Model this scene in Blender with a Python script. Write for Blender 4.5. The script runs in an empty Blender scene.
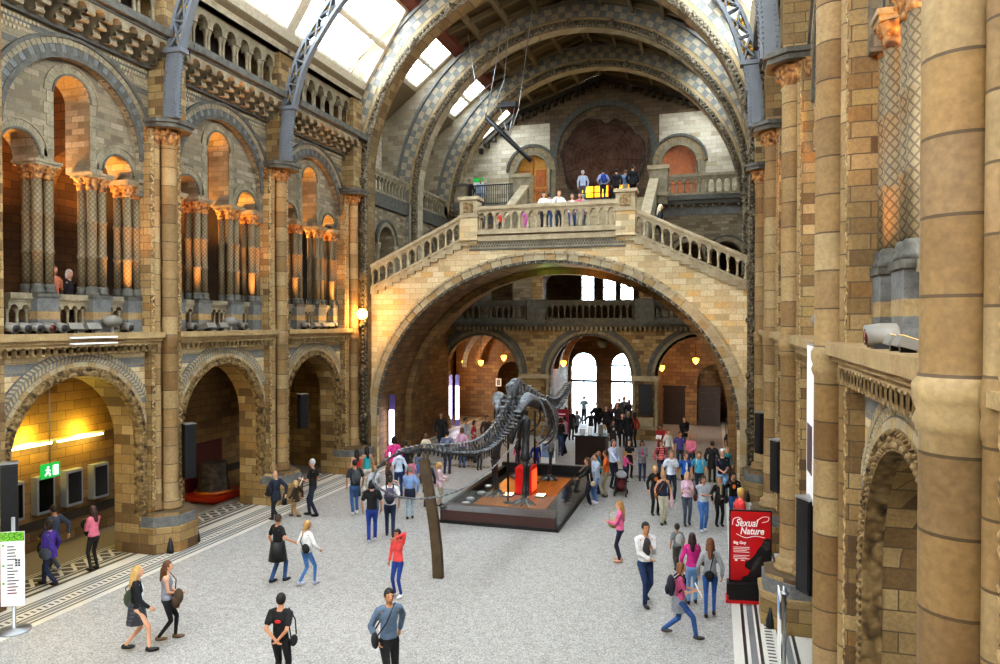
import bpy, bmesh, math, random
from math import sin, cos, pi, radians as R
from mathutils import Vector, Matrix
random.seed(7)
col = bpy.context.scene.collection
CX = -6.36

# ------------------------------------------------------------------ helpers
class MB:
    """collects geometry for ONE mesh object"""
    def __init__(s): s.v=[]; s.f=[]; s.m=[]; s.sm=[]
    def add(s, vs, fs, mi=0, smooth=False):
        b=len(s.v); s.v.extend(vs)
        for f in fs:
            s.f.append(tuple(b+i for i in f)); s.m.append(mi); s.sm.append(smooth)
        return s
    def quad(s,a,b,c,d,mi=0): s.add([a,b,c,d],[(0,1,2,3)],mi)
    def box(s,x0,x1,y0,y1,z0,z1,mi=0,F=None):
        vs=[(x,y,z) for z in (z0,z1) for y in (y0,y1) for x in (x0,x1)]
        if F: vs=[F(*p) for p in vs]
        s.add(vs,[(0,2,3,1),(4,5,7,6),(0,1,5,4),(2,6,7,3),(0,4,6,2),(1,3,7,5)],mi); return s
    def obox(s,c,size,rz=0,mi=0,rx=0,ry=0):
        M=Matrix.Translation(c)@Matrix.Rotation(rz,4,'Z')@Matrix.Rotation(ry,4,'Y')@Matrix.Rotation(rx,4,'X')
        a,b,d=[q/2 for q in size]
        vs=[tuple(M@Vector((x,y,z))) for z in (-d,d) for y in (-b,b) for x in (-a,a)]
        s.add(vs,[(0,2,3,1),(4,5,7,6),(0,1,5,4),(2,6,7,3),(0,4,6,2),(1,3,7,5)],mi); return s
    def lathe(s,cx,cy,prof,n=12,mi=0,smooth=True,a0=0):
        vs=[];fs=[]
        for r,z in prof:
            for k in range(n):
                a=a0+2*pi*k/n; vs.append((cx+r*cos(a),cy+r*sin(a),z))
        m=len(prof)
        for i in range(m-1):
            for k in range(n):
                k2=(k+1)%n; fs.append((i*n+k,i*n+k2,(i+1)*n+k2,(i+1)*n+k))
        s.add(vs,fs,mi,smooth)
        s.add([vs[k] for k in range(n)],[tuple(range(n-1,-1,-1))],mi)
        s.add([vs[(m-1)*n+k] for k in range(n)],[tuple(range(n))],mi); return s
    def tube(s,pts,rad,n=8,mi=0,smooth=True,cap=True):
        P=[Vector(p) for p in pts]; m=len(P)
        rs=rad if isinstance(rad,(list,tuple)) else [rad]*m
        vs=[];fs=[]; up=None
        for i in range(m):
            t=(P[min(i+1,m-1)]-P[max(i-1,0)])
            if t.length<1e-9: t=Vector((0,0,1))
            t.normalize()
            if up is None: up=Vector((0,0,1)) if abs(t.z)<.9 else Vector((1,0,0))
            a=t.cross(up); 
            if a.length<1e-5: a=t.orthogonal()
            a.normalize(); b=a.cross(t).normalized(); up=b
            for k in range(n):
                q=2*pi*k/n; vs.append(tuple(P[i]+(a*cos(q)+b*sin(q))*rs[i]))
        for i in range(m-1):
            for k in range(n):
                k2=(k+1)%n; fs.append((i*n+k,i*n+k2,(i+1)*n+k2,(i+1)*n+k))
        if cap: fs.append(tuple(range(n-1,-1,-1))); fs.append(tuple((m-1)*n+k for k in range(n)))
        s.add(vs,fs,mi,smooth); return s
    def prism(s,poly,F,w0,w1,mi=0):
        n=len(poly); vs=[F(u,v,w0) for u,v in poly]+[F(u,v,w1) for u,v in poly]
        fs=[tuple(range(n)),tuple(range(2*n-1,n-1,-1))]+[(i,(i+1)%n,n+(i+1)%n,n+i) for i in range(n)]
        s.add(vs,fs,mi); return s
    def ring(s,F,cu,cv,r0,r1,a0,a1,w0,w1,n=24,mi=(0,),gap=0.0,ry=1.0,smooth=False):
        """sector ring as n blocks; mi cycles over blocks"""
        for i in range(n):
            p=a0+(a1-a0)*(i+gap)/n; q=a0+(a1-a0)*(i+1-gap)/n
            vs=[]
            for w in (w0,w1):
                for a,r in ((p,r0),(q,r0),(q,r1),(p,r1)):
                    vs.append(F(cu+r*cos(a),cv+r*sin(a)*ry,w))
            s.add(vs,[(0,1,2,3),(7,6,5,4),(0,4,5,1),(1,5,6,2),(2,6,7,3),(3,7,4,0)],mi[i%len(mi)],smooth)
        return s
    def wall(s,F,u0,u1,v0,v1,ops=(),t=.5,mi=0,n=12,ms=None,back=True):
        """wall panel with arched openings (uc,hw,sill,spring[,rise])"""
        ms=mi if ms is None else ms
        W=(0,t) if back else (0,)
        def pan(a,b,c,d):
            if b-a<1e-6 or d-c<1e-6: return
            for w in W: s.add([F(a,c,w),F(b,c,w),F(b,d,w),F(a,d,w)],[(0,1,2,3)],mi)
        cur=u0
        for op in sorted(ops):
            uc,hw,sill,spr=op[:4]; rise=op[4] if len(op)>4 else hw
            pan(cur,uc-hw,v0,v1); 
            if sill>v0+1e-6: pan(uc-hw,uc+hw,v0,sill); s.add([F(uc-hw,sill,0),F(uc+hw,sill,0),F(uc+hw,sill,t),F(uc-hw,sill,t)],[(0,1,2,3)],ms)
            path=[(uc-hw,sill)]
            pts=[(uc-hw*cos(pi*i/n),spr+rise*sin(pi*i/n)) for i in range(n+1)] if rise>0 else [(uc-hw,spr),(uc+hw,spr)]
            for i in range(len(pts)-1):
                for w in W:
                    s.add([F(*pts[i],w),F(*pts[i+1],w),F(pts[i+1][0],v1,w),F(pts[i][0],v1,w)],[(0,1,2,3)],mi)
            path+=pts+[(uc+hw,sill)]
            for i in range(len(path)-1):
                s.add([F(*path[i],0),F(*path[i+1],0),F(*path[i+1],t),F(*path[i],t)],[(0,1,2,3)],ms)
            cur=uc+hw
        pan(cur,u1,v0,v1)
        for a,b,c,d in ((u0,v0,u0,v1),(u1,v0,u1,v1),(u0,v1,u1,v1)):
            s.add([F(a,b,0),F(c,d,0),F(c,d,t),F(a,b,t)],[(0,1,2,3)],mi)
        # underside (only where no opening reaches v0)
        cur=u0
        for op in sorted(ops):
            if op[2]<=v0+1e-6:
                s.add([F(cur,v0,0),F(op[0]-op[1],v0,0),F(op[0]-op[1],v0,t),F(cur,v0,t)],[(0,1,2,3)],mi); cur=op[0]+op[1]
        s.add([F(cur,v0,0),F(u1,v0,0),F(u1,v0,t),F(cur,v0,t)],[(0,1,2,3)],mi)
        return s
    def ball(s,c,r,n=8,m=6,mi=0,M=None):
        rx,ry,rz=(r,r,r) if not isinstance(r,(tuple,list)) else r
        vs=[];fs=[]
        for i in range(m+1):
            t=pi*i/m
            for k in range(n):
                a=2*pi*k/n; p=Vector((rx*sin(t)*cos(a),ry*sin(t)*sin(a),rz*cos(t)))
                if M is not None: p=M@p
                vs.append((c[0]+p.x,c[1]+p.y,c[2]+p.z))
        for i in range(m):
            for k in range(n):
                k2=(k+1)%n; fs.append((i*n+k,(i+1)*n+k,(i+1)*n+k2,i*n+k2))
        s.add(vs,fs,mi,True); return s
    def mesh(s,name):
        me=bpy.data.meshes.new(name); me.from_pydata(s.v,[],s.f)
        me.polygons.foreach_set('material_index',s.m); me.polygons.foreach_set('use_smooth',s.sm)
        bm=bmesh.new(); bm.from_mesh(me)
        bmesh.ops.remove_doubles(bm,verts=bm.verts,dist=1e-5)
        bmesh.ops.recalc_face_normals(bm,faces=bm.faces)
        bm.to_mesh(me); bm.free(); me.update(); return me
    def build(s,name,mats,parent=None,loc=None):
        me=s.mesh(name)
        for m in (mats if isinstance(mats,(list,tuple)) else [mats]): me.materials.append(m)
        o=bpy.data.objects.new(name,me); col.objects.link(o)
        if parent: 
            o.parent=parent
            if loc is None: o.matrix_parent_inverse=Matrix.Translation(-Vector(parent_loc(parent)))@Matrix.Identity(4)
        if loc is not None: o.location=loc
        return o
def parent_loc(p):
    l=Vector(p.location)
    return l
def tag(o,label=None,cat=None,group=None,kind=None):
    if label: o['label']=label
    if cat: o['category']=cat
    if group: o['group']=group
    if kind: o['kind']=kind
    return o
def empty(name,loc,label=None,cat=None,group=None,rz=0):
    o=bpy.data.objects.new(name,None); o.empty_display_size=.1; col.objects.link(o); o.location=loc
    o.rotation_euler=(0,0,rz)
    return tag(o,label,cat,group)
def local(name,mb,mats,parent):
    """mesh given in the parent's own coordinates"""
    me=mb.mesh(name)
    for m in (mats if isinstance(mats,(list,tuple)) else [mats]): me.materials.append(m)
    o=bpy.data.objects.new(name,me); col.objects.link(o); o.parent=parent; return o
def struct(name,mb,mats,parent=None):
    o=mb.build(name,mats,parent)
    if not parent: o['kind']='structure'
    return o
def dup(root,loc,label=None,group=None,rz=None,scale=None):
    r=root.copy(); col.objects.link(r); r.location=loc
    if rz is not None: r.rotation_euler=(0,0,rz)
    if scale is not None: r.scale=scale
    if label: r['label']=label
    if group: r['group']=group
    for ch in list(root.children):
        c=ch.copy(); col.objects.link(c); c.parent=r
        for g in ch.children:
            d=g.copy(); col.objects.link(d); d.parent=c
    return r
def FX(side,d0):           # side walls: u = along the hall, v = height, w = outward from the hall
    return lambda u,v,w=0: (CX+side*(d0+w),u,v)
def FY(y0,x0=CX):          # cross walls: u = across from the axis, v = height, w = away from the camera
    return lambda u,v,w=0: (x0+u,y0+w,v)

# ------------------------------------------------------------------ materials
def srgb(h):
    if isinstance(h,str): h=[int(h[i:i+2],16)/255 for i in (0,2,4)]
    return tuple((c/12.92 if c<=.04045 else ((c+.055)/1.055)**2.4) for c in h)+(1,)
class NT:
    def __init__(s,name):
        s.mat=bpy.data.materials.new(name); s.mat.use_nodes=True; s.t=s.mat.node_tree; s.b=s.t.nodes['Principled BSDF']
    def n(s,typ,**kw):
        x=s.t.nodes.new(typ)
        for k,v in kw.items():
            if k in x.inputs: x.inputs[k].default_value=v
            else: setattr(x,k,v)
        return x
    def l(s,a,b): s.t.links.new(a,b)
    def math(s,op,a,b=None,c=None):
        x=s.t.nodes.new('ShaderNodeMath'); x.operation=op
        for i,q in enumerate((a,b,c)):
            if q is None: continue
            if isinstance(q,(int,float)): x.inputs[i].default_value=q
            else: s.l(q,x.inputs[i])
        return x.outputs[0]
    def mix(s,f,a,b,mode='MIX'):
        x=s.t.nodes.new('ShaderNodeMix'); x.data_type='RGBA'; x.blend_type=mode
        for i,q in ((0,f),(6,a),(7,b)):
            if isinstance(q,(int,float)): x.inputs[i].default_value=q
            elif isinstance(q,(tuple,list)): x.inputs[i].default_value=q
            else: s.l(q,x.inputs[i])
        return x.outputs[2]
    def ramp(s,f,stops,interp='LINEAR'):
        x=s.t.nodes.new('ShaderNodeValToRGB'); e=x.color_ramp; e.interpolation=interp
        while len(e.elements)<len(stops): e.elements.new(.5)
        for el,(p,c) in zip(e.elements,stops): el.position=p; el.color=c
        s.l(f,x.inputs[0]); return x.outputs[0]
    def xyz(s,v):
        x=s.t.nodes.new('ShaderNodeSeparateXYZ'); s.l(v,x.inputs[0]); return x.outputs
    def vec(s,a,b,c):
        x=s.t.nodes.new('ShaderNodeCombineXYZ')
        for i,q in enumerate((a,b,c)):
            if isinstance(q,(int,float)): x.inputs[i].default_value=q
            else: s.l(q,x.inputs[i])
        return x.outputs[0]
    def pos(s): return s.n('ShaderNodeNewGeometry').outputs['Position']
    def noise(s,scale,detail=3,vec=None,rough=.6):
        x=s.n('ShaderNodeTexNoise',Scale=scale,Detail=detail,Roughness=rough)
        if vec is None: vec=s.pos()
        s.l(vec,x.inputs['Vector']); return x.outputs['Fac']
    def bump(s,h,strength=.3,dist=.02):
        x=s.n('ShaderNodeBump',Strength=strength,Distance=dist); s.l(h,x.inputs['Height']); s.l(x.outputs[0],s.b.inputs['Normal'])
    def out(s,c,rough=.8,metal=0):
        if isinstance(c,(tuple,list)): s.b.inputs['Base Color'].default_value=c
        else: s.l(c,s.b.inputs['Base Color'])
        s.b.inputs['Roughness'].default_value=rough; s.b.inputs['Metallic'].default_value=metal
        return s.mat
def tone(cols,k):
    """the same tones, darker or lighter"""
    return [[int(c[i:i+2],16)/255*k for i in (0,2,4)] for c in cols]
def stops(cols):
    n=len(cols); return [(i/max(n-1,1)*.9+.05,srgb(c)) for i,c in enumerate(cols)]
BUFF=tone(['6e5434','957a4e','a88c5c','b59a6a','9a7440','c4ab7c','8a6b41','ad935f'],.963)
GREYB=tone(['877a63','a89a80','94866a','b5a78c','7d6e55','a08f72','bcae94'],.88)
LIGHT=['b09b74','d2c09a','c6ae84','dccba6','bea278','d8c49c','cba66c']
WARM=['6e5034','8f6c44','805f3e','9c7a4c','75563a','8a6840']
def brick(name,cols,bw=.55,bh=.26,mortar='5a4c38',stripe=None,stain=.35,bump=.25,ms=.009):
    t=NT(name); p=t.xyz(t.pos())
    u=t.math('ADD',p[0],p[1]); v=t.vec(u,p[2],0)
    b=t.n('ShaderNodeTexBrick',Scale=1.0); b.offset=.5
    b.inputs['Color1'].default_value=(0,0,0,1); b.inputs['Color2'].default_value=(1,1,1,1)
    b.inputs['Mortar Size'].default_value=ms; b.inputs['Mortar Smooth'].default_value=.2
    b.inputs['Brick Width'].default_value=bw; b.inputs['Row Height'].default_value=bh; b.inputs['Bias'].default_value=0
    t.l(v,b.inputs['Vector'])
    c=t.ramp(b.outputs['Color'],stops(cols))
    if stripe:
        per,frac,off,sc=stripe
        m=t.math('LESS_THAN',t.math('FRACT',t.math('DIVIDE',t.math('ADD',p[2],off),per)),frac)
        bl=t.ramp(b.outputs['Color'],stops(sc)); c=t.mix(m,c,bl)
    n=t.noise(1.3,5); c=t.mix(t.math('MULTIPLY',t.ramp(n,[(.35,(0,0,0,1)),(.75,(1,1,1,1))]),stain),c,srgb('4a3a26'),'MIX')
    n2=t.noise(22,3); c=t.mix(.35,c,t.ramp(n2,[(.3,srgb('6a6a6a')),(.7,srgb('ffffff'))]),'MULTIPLY')
    c=t.mix(b.outputs['Fac'],c,srgb(mortar))
    h=t.math('SUBTRACT',t.math('MULTIPLY',n2,.3),b.outputs['Fac']); t.bump(h,bump,.02)
    return t.out(c,.75)
def drum(name,cols,h=.5,joint='3a2e1e',off=.0):
    """turned stone shaft: courses along z, each of its own tone"""
    t=NT(name); p=t.xyz(t.pos())
    oi=t.n('ShaderNodeObjectInfo').outputs['Random']
    zz=t.math('DIVIDE',t.math('ADD',p[2],t.math('MULTIPLY',oi,.3)),h); k=t.math('FLOOR',zz)
    w=t.n('ShaderNodeTexWhiteNoise',noise_dimensions='2D'); t.l(t.vec(k,t.math('MULTIPLY',oi,57.0),0),w.inputs['Vector'])
    c=t.ramp(w.outputs['Value'],stops(cols))
    n=t.noise(2.2,5); c=t.mix(t.math('MULTIPLY',t.ramp(n,[(.3,(0,0,0,1)),(.8,(1,1,1,1))]),.5),c,srgb('6b4a26'))
    n2=t.noise(18,3); c=t.mix(.35,c,t.ramp(n2,[(.3,srgb('707070')),(.7,srgb('ffffff'))]),'MULTIPLY')
    j=t.math('LESS_THAN',t.math('FRACT',zz),.045); c=t.mix(t.math('MULTIPLY',j,.8),c,srgb(joint))
    t.bump(t.math('SUBTRACT',t.math('MULTIPLY',n2,.3),j),.4,.02)
    return t.out(c,.65)
def stone(name,c1,c2,scale=3,rough=.75,bs=.3,fine=25):
    t=NT(name); n=t.noise(scale,5); n2=t.noise(fine,3)
    c=t.ramp(n,[(.3,srgb(c1)),(.7,srgb(c2))]); c=t.mix(.4,c,t.ramp(n2,[(.3,srgb('707070')),(.7,srgb('ffffff'))]),'MULTIPLY')
    t.bump(n2,bs,.02); return t.out(c,rough)
def carved(name,c1,c2,dark,scale=9):
    """deeply carved foliage: voronoi relief, shade of the hollows put into the colour"""
    t=NT(name); v=t.n('ShaderNodeTexVoronoi',Scale=scale,feature='SMOOTH_F1'); 
    nv=t.n('ShaderNodeTexNoise',Scale=6.0,Detail=2.0); t.l(t.pos(),nv.inputs['Vector'])
    vm=t.n('ShaderNodeVectorMath',operation='MULTIPLY_ADD'); t.l(nv.outputs['Color'],vm.inputs[0]); vm.inputs[1].default_value=(.18,.18,.18); t.l(t.pos(),vm.inputs[2])
    t.l(vm.outputs[0],v.inputs['Vector'])
    c=t.ramp(v.outputs['Distance'],[(.1,srgb(c2)),(.45,srgb(c1)),(.75,srgb(dark))])
    t.bump(t.math('MULTIPLY',v.outputs['Distance'],-1),.7,.03); return t.out(c,.75)
def lozenge(name,cols,dark,sc=14):
    """shaft with incised diagonal net"""
    t=NT(name); tc=t.n('ShaderNodeTexCoord').outputs['Object']; q=t.xyz(tc)
    a=t.math('MULTIPLY',t.math('ARCTAN2',q[1],q[0]),1/ (2*pi)*6.0)
    z=t.math('MULTIPLY',q[2],sc*.55)
    def ln(e): return t.math('LESS_THAN',t.math('ABSOLUTE',t.math('SUBTRACT',t.math('FRACT',e),.5)),.13)
    m=t.math('MAXIMUM',ln(t.math('ADD',a,z)),ln(t.math('SUBTRACT',a,z)))
    n=t.noise(3,4); c=t.ramp(n,stops(cols)); c=t.mix(t.math('MULTIPLY',m,.65),c,srgb(dark))
    t.bump(t.math('MULTIPLY',m,-1),.5,.02); return t.out(c,.7)
def plain(name,c,rough=.6,metal=0,var=.12,scale=8,coat=0):
    t=NT(name); n=t.noise(scale,3)
    cc=srgb(c); d=tuple(q*(1-var*2) for q in cc[:3])+(1,)
    t.out(t.ramp(n,[(.3,d),(.7,cc)]),rough,metal)
    if coat: t.b.inputs['Coat Weight'].default_value=coat
    return t.mat
def glow(name,c,strength):
    t=NT(name); t.out((0,0,0,1),.5); t.b.inputs['Emission Color'].default_value=srgb(c); t.b.inputs['Emission Strength'].default_value=strength
    return t.mat
def glass(name,tint='e8f2fa',gl=.12):
    t=NT(name); t.t.nodes.remove(t.b)
    a=t.n('ShaderNodeBsdfTransparent'); a.inputs[0].default_value=srgb(tint)
    g=t.n('ShaderNodeBsdfGlossy'); g.inputs['Roughness'].default_value=.05; g.inputs[0].default_value=(1,1,1,1)
    fr=t.n('ShaderNodeFresnel',IOR=1.45); m=t.n('ShaderNodeMixShader')
    t.l(t.math('MINIMUM',t.math('ADD',fr.outputs[0],gl*.2),.6),m.inputs[0]); t.l(a.outputs[0],m.inputs[1]); t.l(g.outputs[0],m.inputs[2])
    t.l(m.outputs[0],t.t.nodes['Material Output'].inputs[0]); return t.mat
M={}
M['buff']=brick('buff_stone',BUFF)
M['buffs']=brick('buff_small_stone',BUFF,.42,.2)
M['grey_buff']=brick('weathered_buff_stone',GREYB,.4,.155,mortar='6a6050',stain=.25)
M['light']=brick('pale_buff_stone',LIGHT,.5,.22,mortar='9c8864',stain=.12)
M['cream']=brick('cream_stone',['b8ac94','d2c8b2','c4b8a0','ddd4c0','b0a284'],.6,.24,mortar='9a8e78',stain=.12)
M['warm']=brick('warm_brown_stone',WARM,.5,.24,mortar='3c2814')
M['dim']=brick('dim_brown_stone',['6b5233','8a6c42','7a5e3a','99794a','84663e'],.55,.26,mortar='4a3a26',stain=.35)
M['banded']=brick('banded_stone',LIGHT,.6,.2,mortar='8c7852',stripe=(.72,.36,.12,['6a6b69','7b7c7a','6f706e','868684']),stain=.2)
M['upband']=brick('upper_banded_stone',GREYB,.5,.15,mortar='6a6050',stripe=(.45,.35,.05,['54534e','66655f','5c5b55']),stain=.2)
M['drum']=drum('shaft_drums',tone(['9a7d50','b89c6a','c6ad7e','a98a58','8a6a3e','bfa67a','b3915a','a3865c'],.88))
M['drum2']=drum('small_shaft_drums',tone(['94764a','b59a68','bfa678','a08252','b8986a'],.88),.42)
M['bluegrey']=stone('blue_grey_stone','5f6060','7f807e',4)
M['dgrey']=stone('dark_grey_stone','47463f','69675e',5)
M['buffp']=stone('plain_buff_stone',*tone(['9c8056','c2a878'],.92),2.5)
M['palep']=stone('pale_dressed_stone',*tone(['a59172','c8b996'],.92),3)
M['greyp']=stone('weathered_dressed_stone',*tone(['82765e','b0a488'],.92),3)
M['carve']=carved('carved_foliage',*tone(['8a7046','b09668','2e200f'],.85))
M['carve_g']=carved('carved_grey_foliage','5c5240','8a7e66','2c261c',16)
M['cap']=carved('carved_capital','8a6238','b88a50','3a2412',12)
M['loz']=lozenge('incised_shaft',tone(['75644a','a08c68','8a775a'],.8),*tone(['4a3d2a'],.8))
M['zig']=carved('zigzag_strip','a18a60','c4ad80','54422a',16)
M['iron']=plain('blue_grey_painted_iron','686d72',.45,.0,.1,3)
M['gilt']=plain('gilded_leaf','d8a63a',.35,.6,.1)
M['whitewood']=plain('white_painted_timber','c9c0aa',.5)
M['ceilp']=plain('painted_ceiling_panel','4c4028',.6,0,.25,5)  # kept dark: shade under the roof put into the colour
M['ceilr']=plain('dark_red_ceiling_trim','6a3422',.6,0,.2,5)
M['glass']=glass('clear_window_glass')
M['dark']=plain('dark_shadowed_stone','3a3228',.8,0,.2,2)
M['black']=plain('black_paint','17181a',.5,0,.1)
M['bmetal']=plain('dark_metal','2c2d2f',.4,.5,.1)
M['white']=plain('white_paint','e8e8e6',.5,0,.03)
M['silver']=plain('brushed_steel','a8abad',.35,.7,.05)
M['archp']=stone('arch_pale_stone','958a74','b0a48a',3); M['archg']=stone('arch_grey_stone','6a6a66','82817b',4)
M['greyc']=brick('grey_cream_stone',['9a8e78','b4a890','a89c84','c0b49c','8e826c'],.55,.24,mortar='8c806a',stain=.2)
M['ceilw']=plain('ceiling_rib_timber','6e6048',.6); M['dimd']=brick('shadowed_back_wall',['5a4732','6c5640','7a6448','64503a'],.55,.26,mortar='2c2218',stain=.3)  # ribs and middle of back wall toned down, their shade put into the colour
M['buffd']=brick('shaded_buff_stone',['6a5434','86704a','76603e','94805a','7e5f34'],.55,.26,mortar='4a3c28')  # darker buff for the nearest arch, its shade put into the colour
# ------------------------------------------------------------------ people
_CL={}
def cloth(c,stripe=None,rough=.85):
    k=(c,stripe)
    if k in _CL: return _CL[k]
    t=NT('cloth_'+c); n=t.noise(9,3); cc=srgb(c); d=tuple(q*.72 for q in cc[:3])+(1,)
    o=t.ramp(n,[(.3,d),(.65,cc)])
    if stripe:
        kind,c2=stripe; p=t.xyz(t.n('ShaderNodeTexCoord').outputs['Object'])
        m=t.math('LESS_THAN',t.math('FRACT',t.math('MULTIPLY',p[2],14.0)),.4)
        if kind=='plaid':
            m2=t.math('LESS_THAN',t.math('FRACT',t.math('MULTIPLY',p[0],12.0)),.4); m=t.math('MAXIMUM',t.math('MULTIPLY',m,.6),t.math('MULTIPLY',m2,.6))
        o=t.mix(m,o,srgb(c2))
    t.bump(n,.25,.02); _CL[k]=t.out(o,rough); return _CL[k]
def skin(c):
    if ('s',c) not in _CL: _CL[('s',c)]=plain('skin_tone',c,.55,0,.06)
    return _CL[('s',c)]
M['lip']=plain('lip','8a4a42',.5); M['eye']=plain('dark_eye','20160f',.3)
_tmp=bpy.data.objects.new('tmp',bpy.data.meshes.new('tmp')); col.objects.link(_tmp)
_md=_tmp.modifiers.new('r','REMESH'); _md.mode='VOXEL'; _md.use_smooth_shade=True
_sm=_tmp.modifiers.new('s','SMOOTH'); _sm.factor=.5; _sm.iterations=3
def remesh(mb,vox,name):
    me=bpy.data.meshes.new('t'); me.from_pydata(mb.v,[],mb.f); old=_tmp.data; _tmp.data=me; _md.voxel_size=vox
    dg=bpy.context.evaluated_depsgraph_get(); dg.update()
    r=bpy.data.meshes.new_from_object(_tmp.evaluated_get(dg)); r.name=name; bpy.data.meshes.remove(old); return r
def V(*a): return Vector(a)
def caps(mb,p,q,r0,r1,n=10):
    p=Vector(p);q=Vector(q); t=(q-p); L=t.length
    t=t/L if L>1e-6 else V(0,0,1)
    pts=[];rs=[]
    for k in range(4): a=pi/2*(k+.15)/4; pts.append(p-t*r0*cos(a)); rs.append(r0*sin(a))
    pts.append(p); rs.append(r0); pts.append(q); rs.append(r1)
    for k in range(4): a=pi/2*(3-k+.15)/4; pts.append(q+t*r1*cos(a)); rs.append(r1*sin(a))
    mb.tube(pts,rs,n)
def ik(a,b,l1,l2,hint):
    d=b-a; L=min(d.length,(l1+l2)*.995); d=d.normalized()
    x=(l1*l1-l2*l2+L*L)/(2*L); h=math.sqrt(max(l1*l1-x*x,0))
    n=hint-d*hint.dot(d); n=n.normalized() if n.length>1e-6 else d.orthogonal()
    return a+d*x+n*h, a+d*L
ARM={'down':(.25,.03,.9),'swf':(.22,.24,.96),'swb':(.25,-.2,.95),'hip':(.2,.12,1.02),'cross':(-.1,.2,1.17),'chest':(.02,.25,1.26),'face':(.06,.17,1.56),
 'hold':(.05,.32,1.14),'behind':(.03,-.16,.98),'push':(.2,.42,1.05),'camera':(.05,.24,1.52),'fold':(.02,.24,1.04),'out':(.5,.12,1.1),'rail':(.28,.36,1.08),'pocket':(.22,.08,.95)}
def person(loc,hd,H,label,top='333333',bot='26304a',hair='2a1a10',sk='c89878',fem=False,top_t='tee',bot_t='trousers',hair_t='short',arms=('down','down'),stride=0,lead=1,
           shoe='2a2624',stripe=None,bstripe=None,cat='person',group='visitors',lean=0,turn=0,headtilt=0,extra=None,sit=False,vox=.02):
    k=H/1.75; hk=1.0 if H>1.5 else (1.75/H)**.45
    rz=R(hd+16.7)
    r=empty('person',loc,label,cat,group,rz); r.scale=(k,k,k)
    st=stride; drop=.84-math.sqrt(max(.84**2-st*st,.3)) if st else 0
    if sit: drop=.42
    sh=.165 if fem else .19; hipw=.09; dz=-drop
    Lv=V(0,lean,0)
    pel=V(0,0,.95+dz); chest=V(0,lean*.7,1.28+dz); neck=V(0,lean,1.46+dz); head=V(0,lean+.03+headtilt*.05,1.625+dz+(hk-1)*.1)
    J={}
    for s,nm in ((-1,'L'),(1,'R')):
        hip=V(s*hipw,0,.9+dz); f=st*(1 if s==lead else -1)
        ank=V(s*(.085 if st else .1),f,.09+(.05 if f<0 and st>.15 else 0))
        if sit: ank=V(s*.11,.42,.09)
        kn,an=ik(hip,ank,.43,.41,V(0,1,0)); J['hip'+nm]=hip;J['kn'+nm]=kn;J['an'+nm]=an
        S=V(s*(sh-.012),lean*.9,1.395+dz); a=arms[0 if s<0 else 1]; q=ARM[a] if isinstance(a,str) else a
        W=V(s*q[0],q[1]+lean*.5,q[2]+dz); el,w=ik(S,W,.29,.25,V(s*.55,-.7,-.35)); J['S'+nm]=S;J['el'+nm]=el;J['w'+nm]=w
    sleeve={'tee':1,'tank':0,'long':2,'jacket':2,'coat':2,'vest':0}[top_t]
    bare_leg=bot_t in('skirt','shorts'); cover=bot_t in('trousers','leggings')
    b=MB(); e=.0
    # head and neck
    hs=hk
    b.ball(head,(.075*hs,.092*hs,.112*hs),12,10); b.ball(head+V(0,.03,-.05)*hs,(.056*hs,.06*hs,.062*hs),10,8)
    b.ball(head+V(0,.1,-.018)*hs,(.014*hs,.02*hs,.026*hs),6,5)
    for s in (-1,1): b.ball(head+V(s*.077,-.005,-.01)*hs,(.012*hs,.022*hs,.032*hs),6,5)
    caps(b,neck-V(0,0,.03),head-V(0,.02,.06),.055,.05)
    # torso
    w=.88 if fem else 1.0
    b.ball(chest+V(0,0,.02),(.145*w,.095,.2),12,10); b.ball((pel+chest)/2,(.12*w,.085,.2),12,10); b.ball(pel,(.145 if fem else .135,.1,.13),12,10)
    for nm,s in (('L',-1),('R',1)):
        caps(b,J['S'+nm]-V(s*.05,0,0),J['S'+nm],.07,.052 if fem else .06)
        u=.04 if fem else .046
        caps(b,J['S'+nm],J['el'+nm],u,u*.82); caps(b,J['el'+nm],J['w'+nm],u*.82,u*.6)
        t=(J['w'+nm]-J['el'+nm]).normalized(); caps(b,J['w'+nm],J['w'+nm]+t*.07,.026,.03)
        th=.078 if not cover else .062
        caps(b,J['hip'+nm],J['kn'+nm],th,.052 if not cover else .04); caps(b,J['kn'+nm],J['an'+nm],.05 if not cover else .036,.033)
        caps(b,J['an'+nm]-V(0,.02,.04),J['an'+nm]+V(0,.13,-.055),.034,.028)
    me=remesh(b,vox*.85,'person_body'); me.materials.append(skin(sk)); me.materials.append(M['eye']); me.materials.append(M['lip'])
    # fingers, eyes and mouth joined into the same mesh
    d=MB()
    for s in (-1,1):
        d.ball(head+V(s*.03,.082,.012)*hs,(.013*hs,.008*hs,.008*hs),6,4,1); d.ball(head+V(s*.03,.083,.034)*hs,(.018*hs,.006*hs,.005*hs),6,4,1)
    d.ball(head+V(0,.088,-.062)*hs,(.022*hs,.007*hs,.007*hs),6,4,2)
    for nm,s in (('L',-1),('R',1)):
        t=(J['w'+nm]-J['el'+nm]).normalized(); fwd=V(0,1,0)-t*t.y; fwd=fwd.normalized() if fwd.length>.1 else V(1,0,0); side=t.cross(fwd); base=J['w'+nm]+t*.075
        for i,l in enumerate((.062,.072,.066,.05)):
            p=base+fwd*(.024-.016*i); q=p+t*l*.55+side*(-s)*.008; e_=q+t*l*.4+side*(-s)*.024
            d.tube([p-t*.03,p,q,e_],[.009,.009,.008,.006],5)
        p=J['w'+nm]+t*.03+fwd*.024; d.tube([p,p+fwd*.022+t*.025,p+fwd*.026+t*.055],[.011,.01,.007],5)
    bm=bmesh.new(); bm.from_mesh(me)
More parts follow.
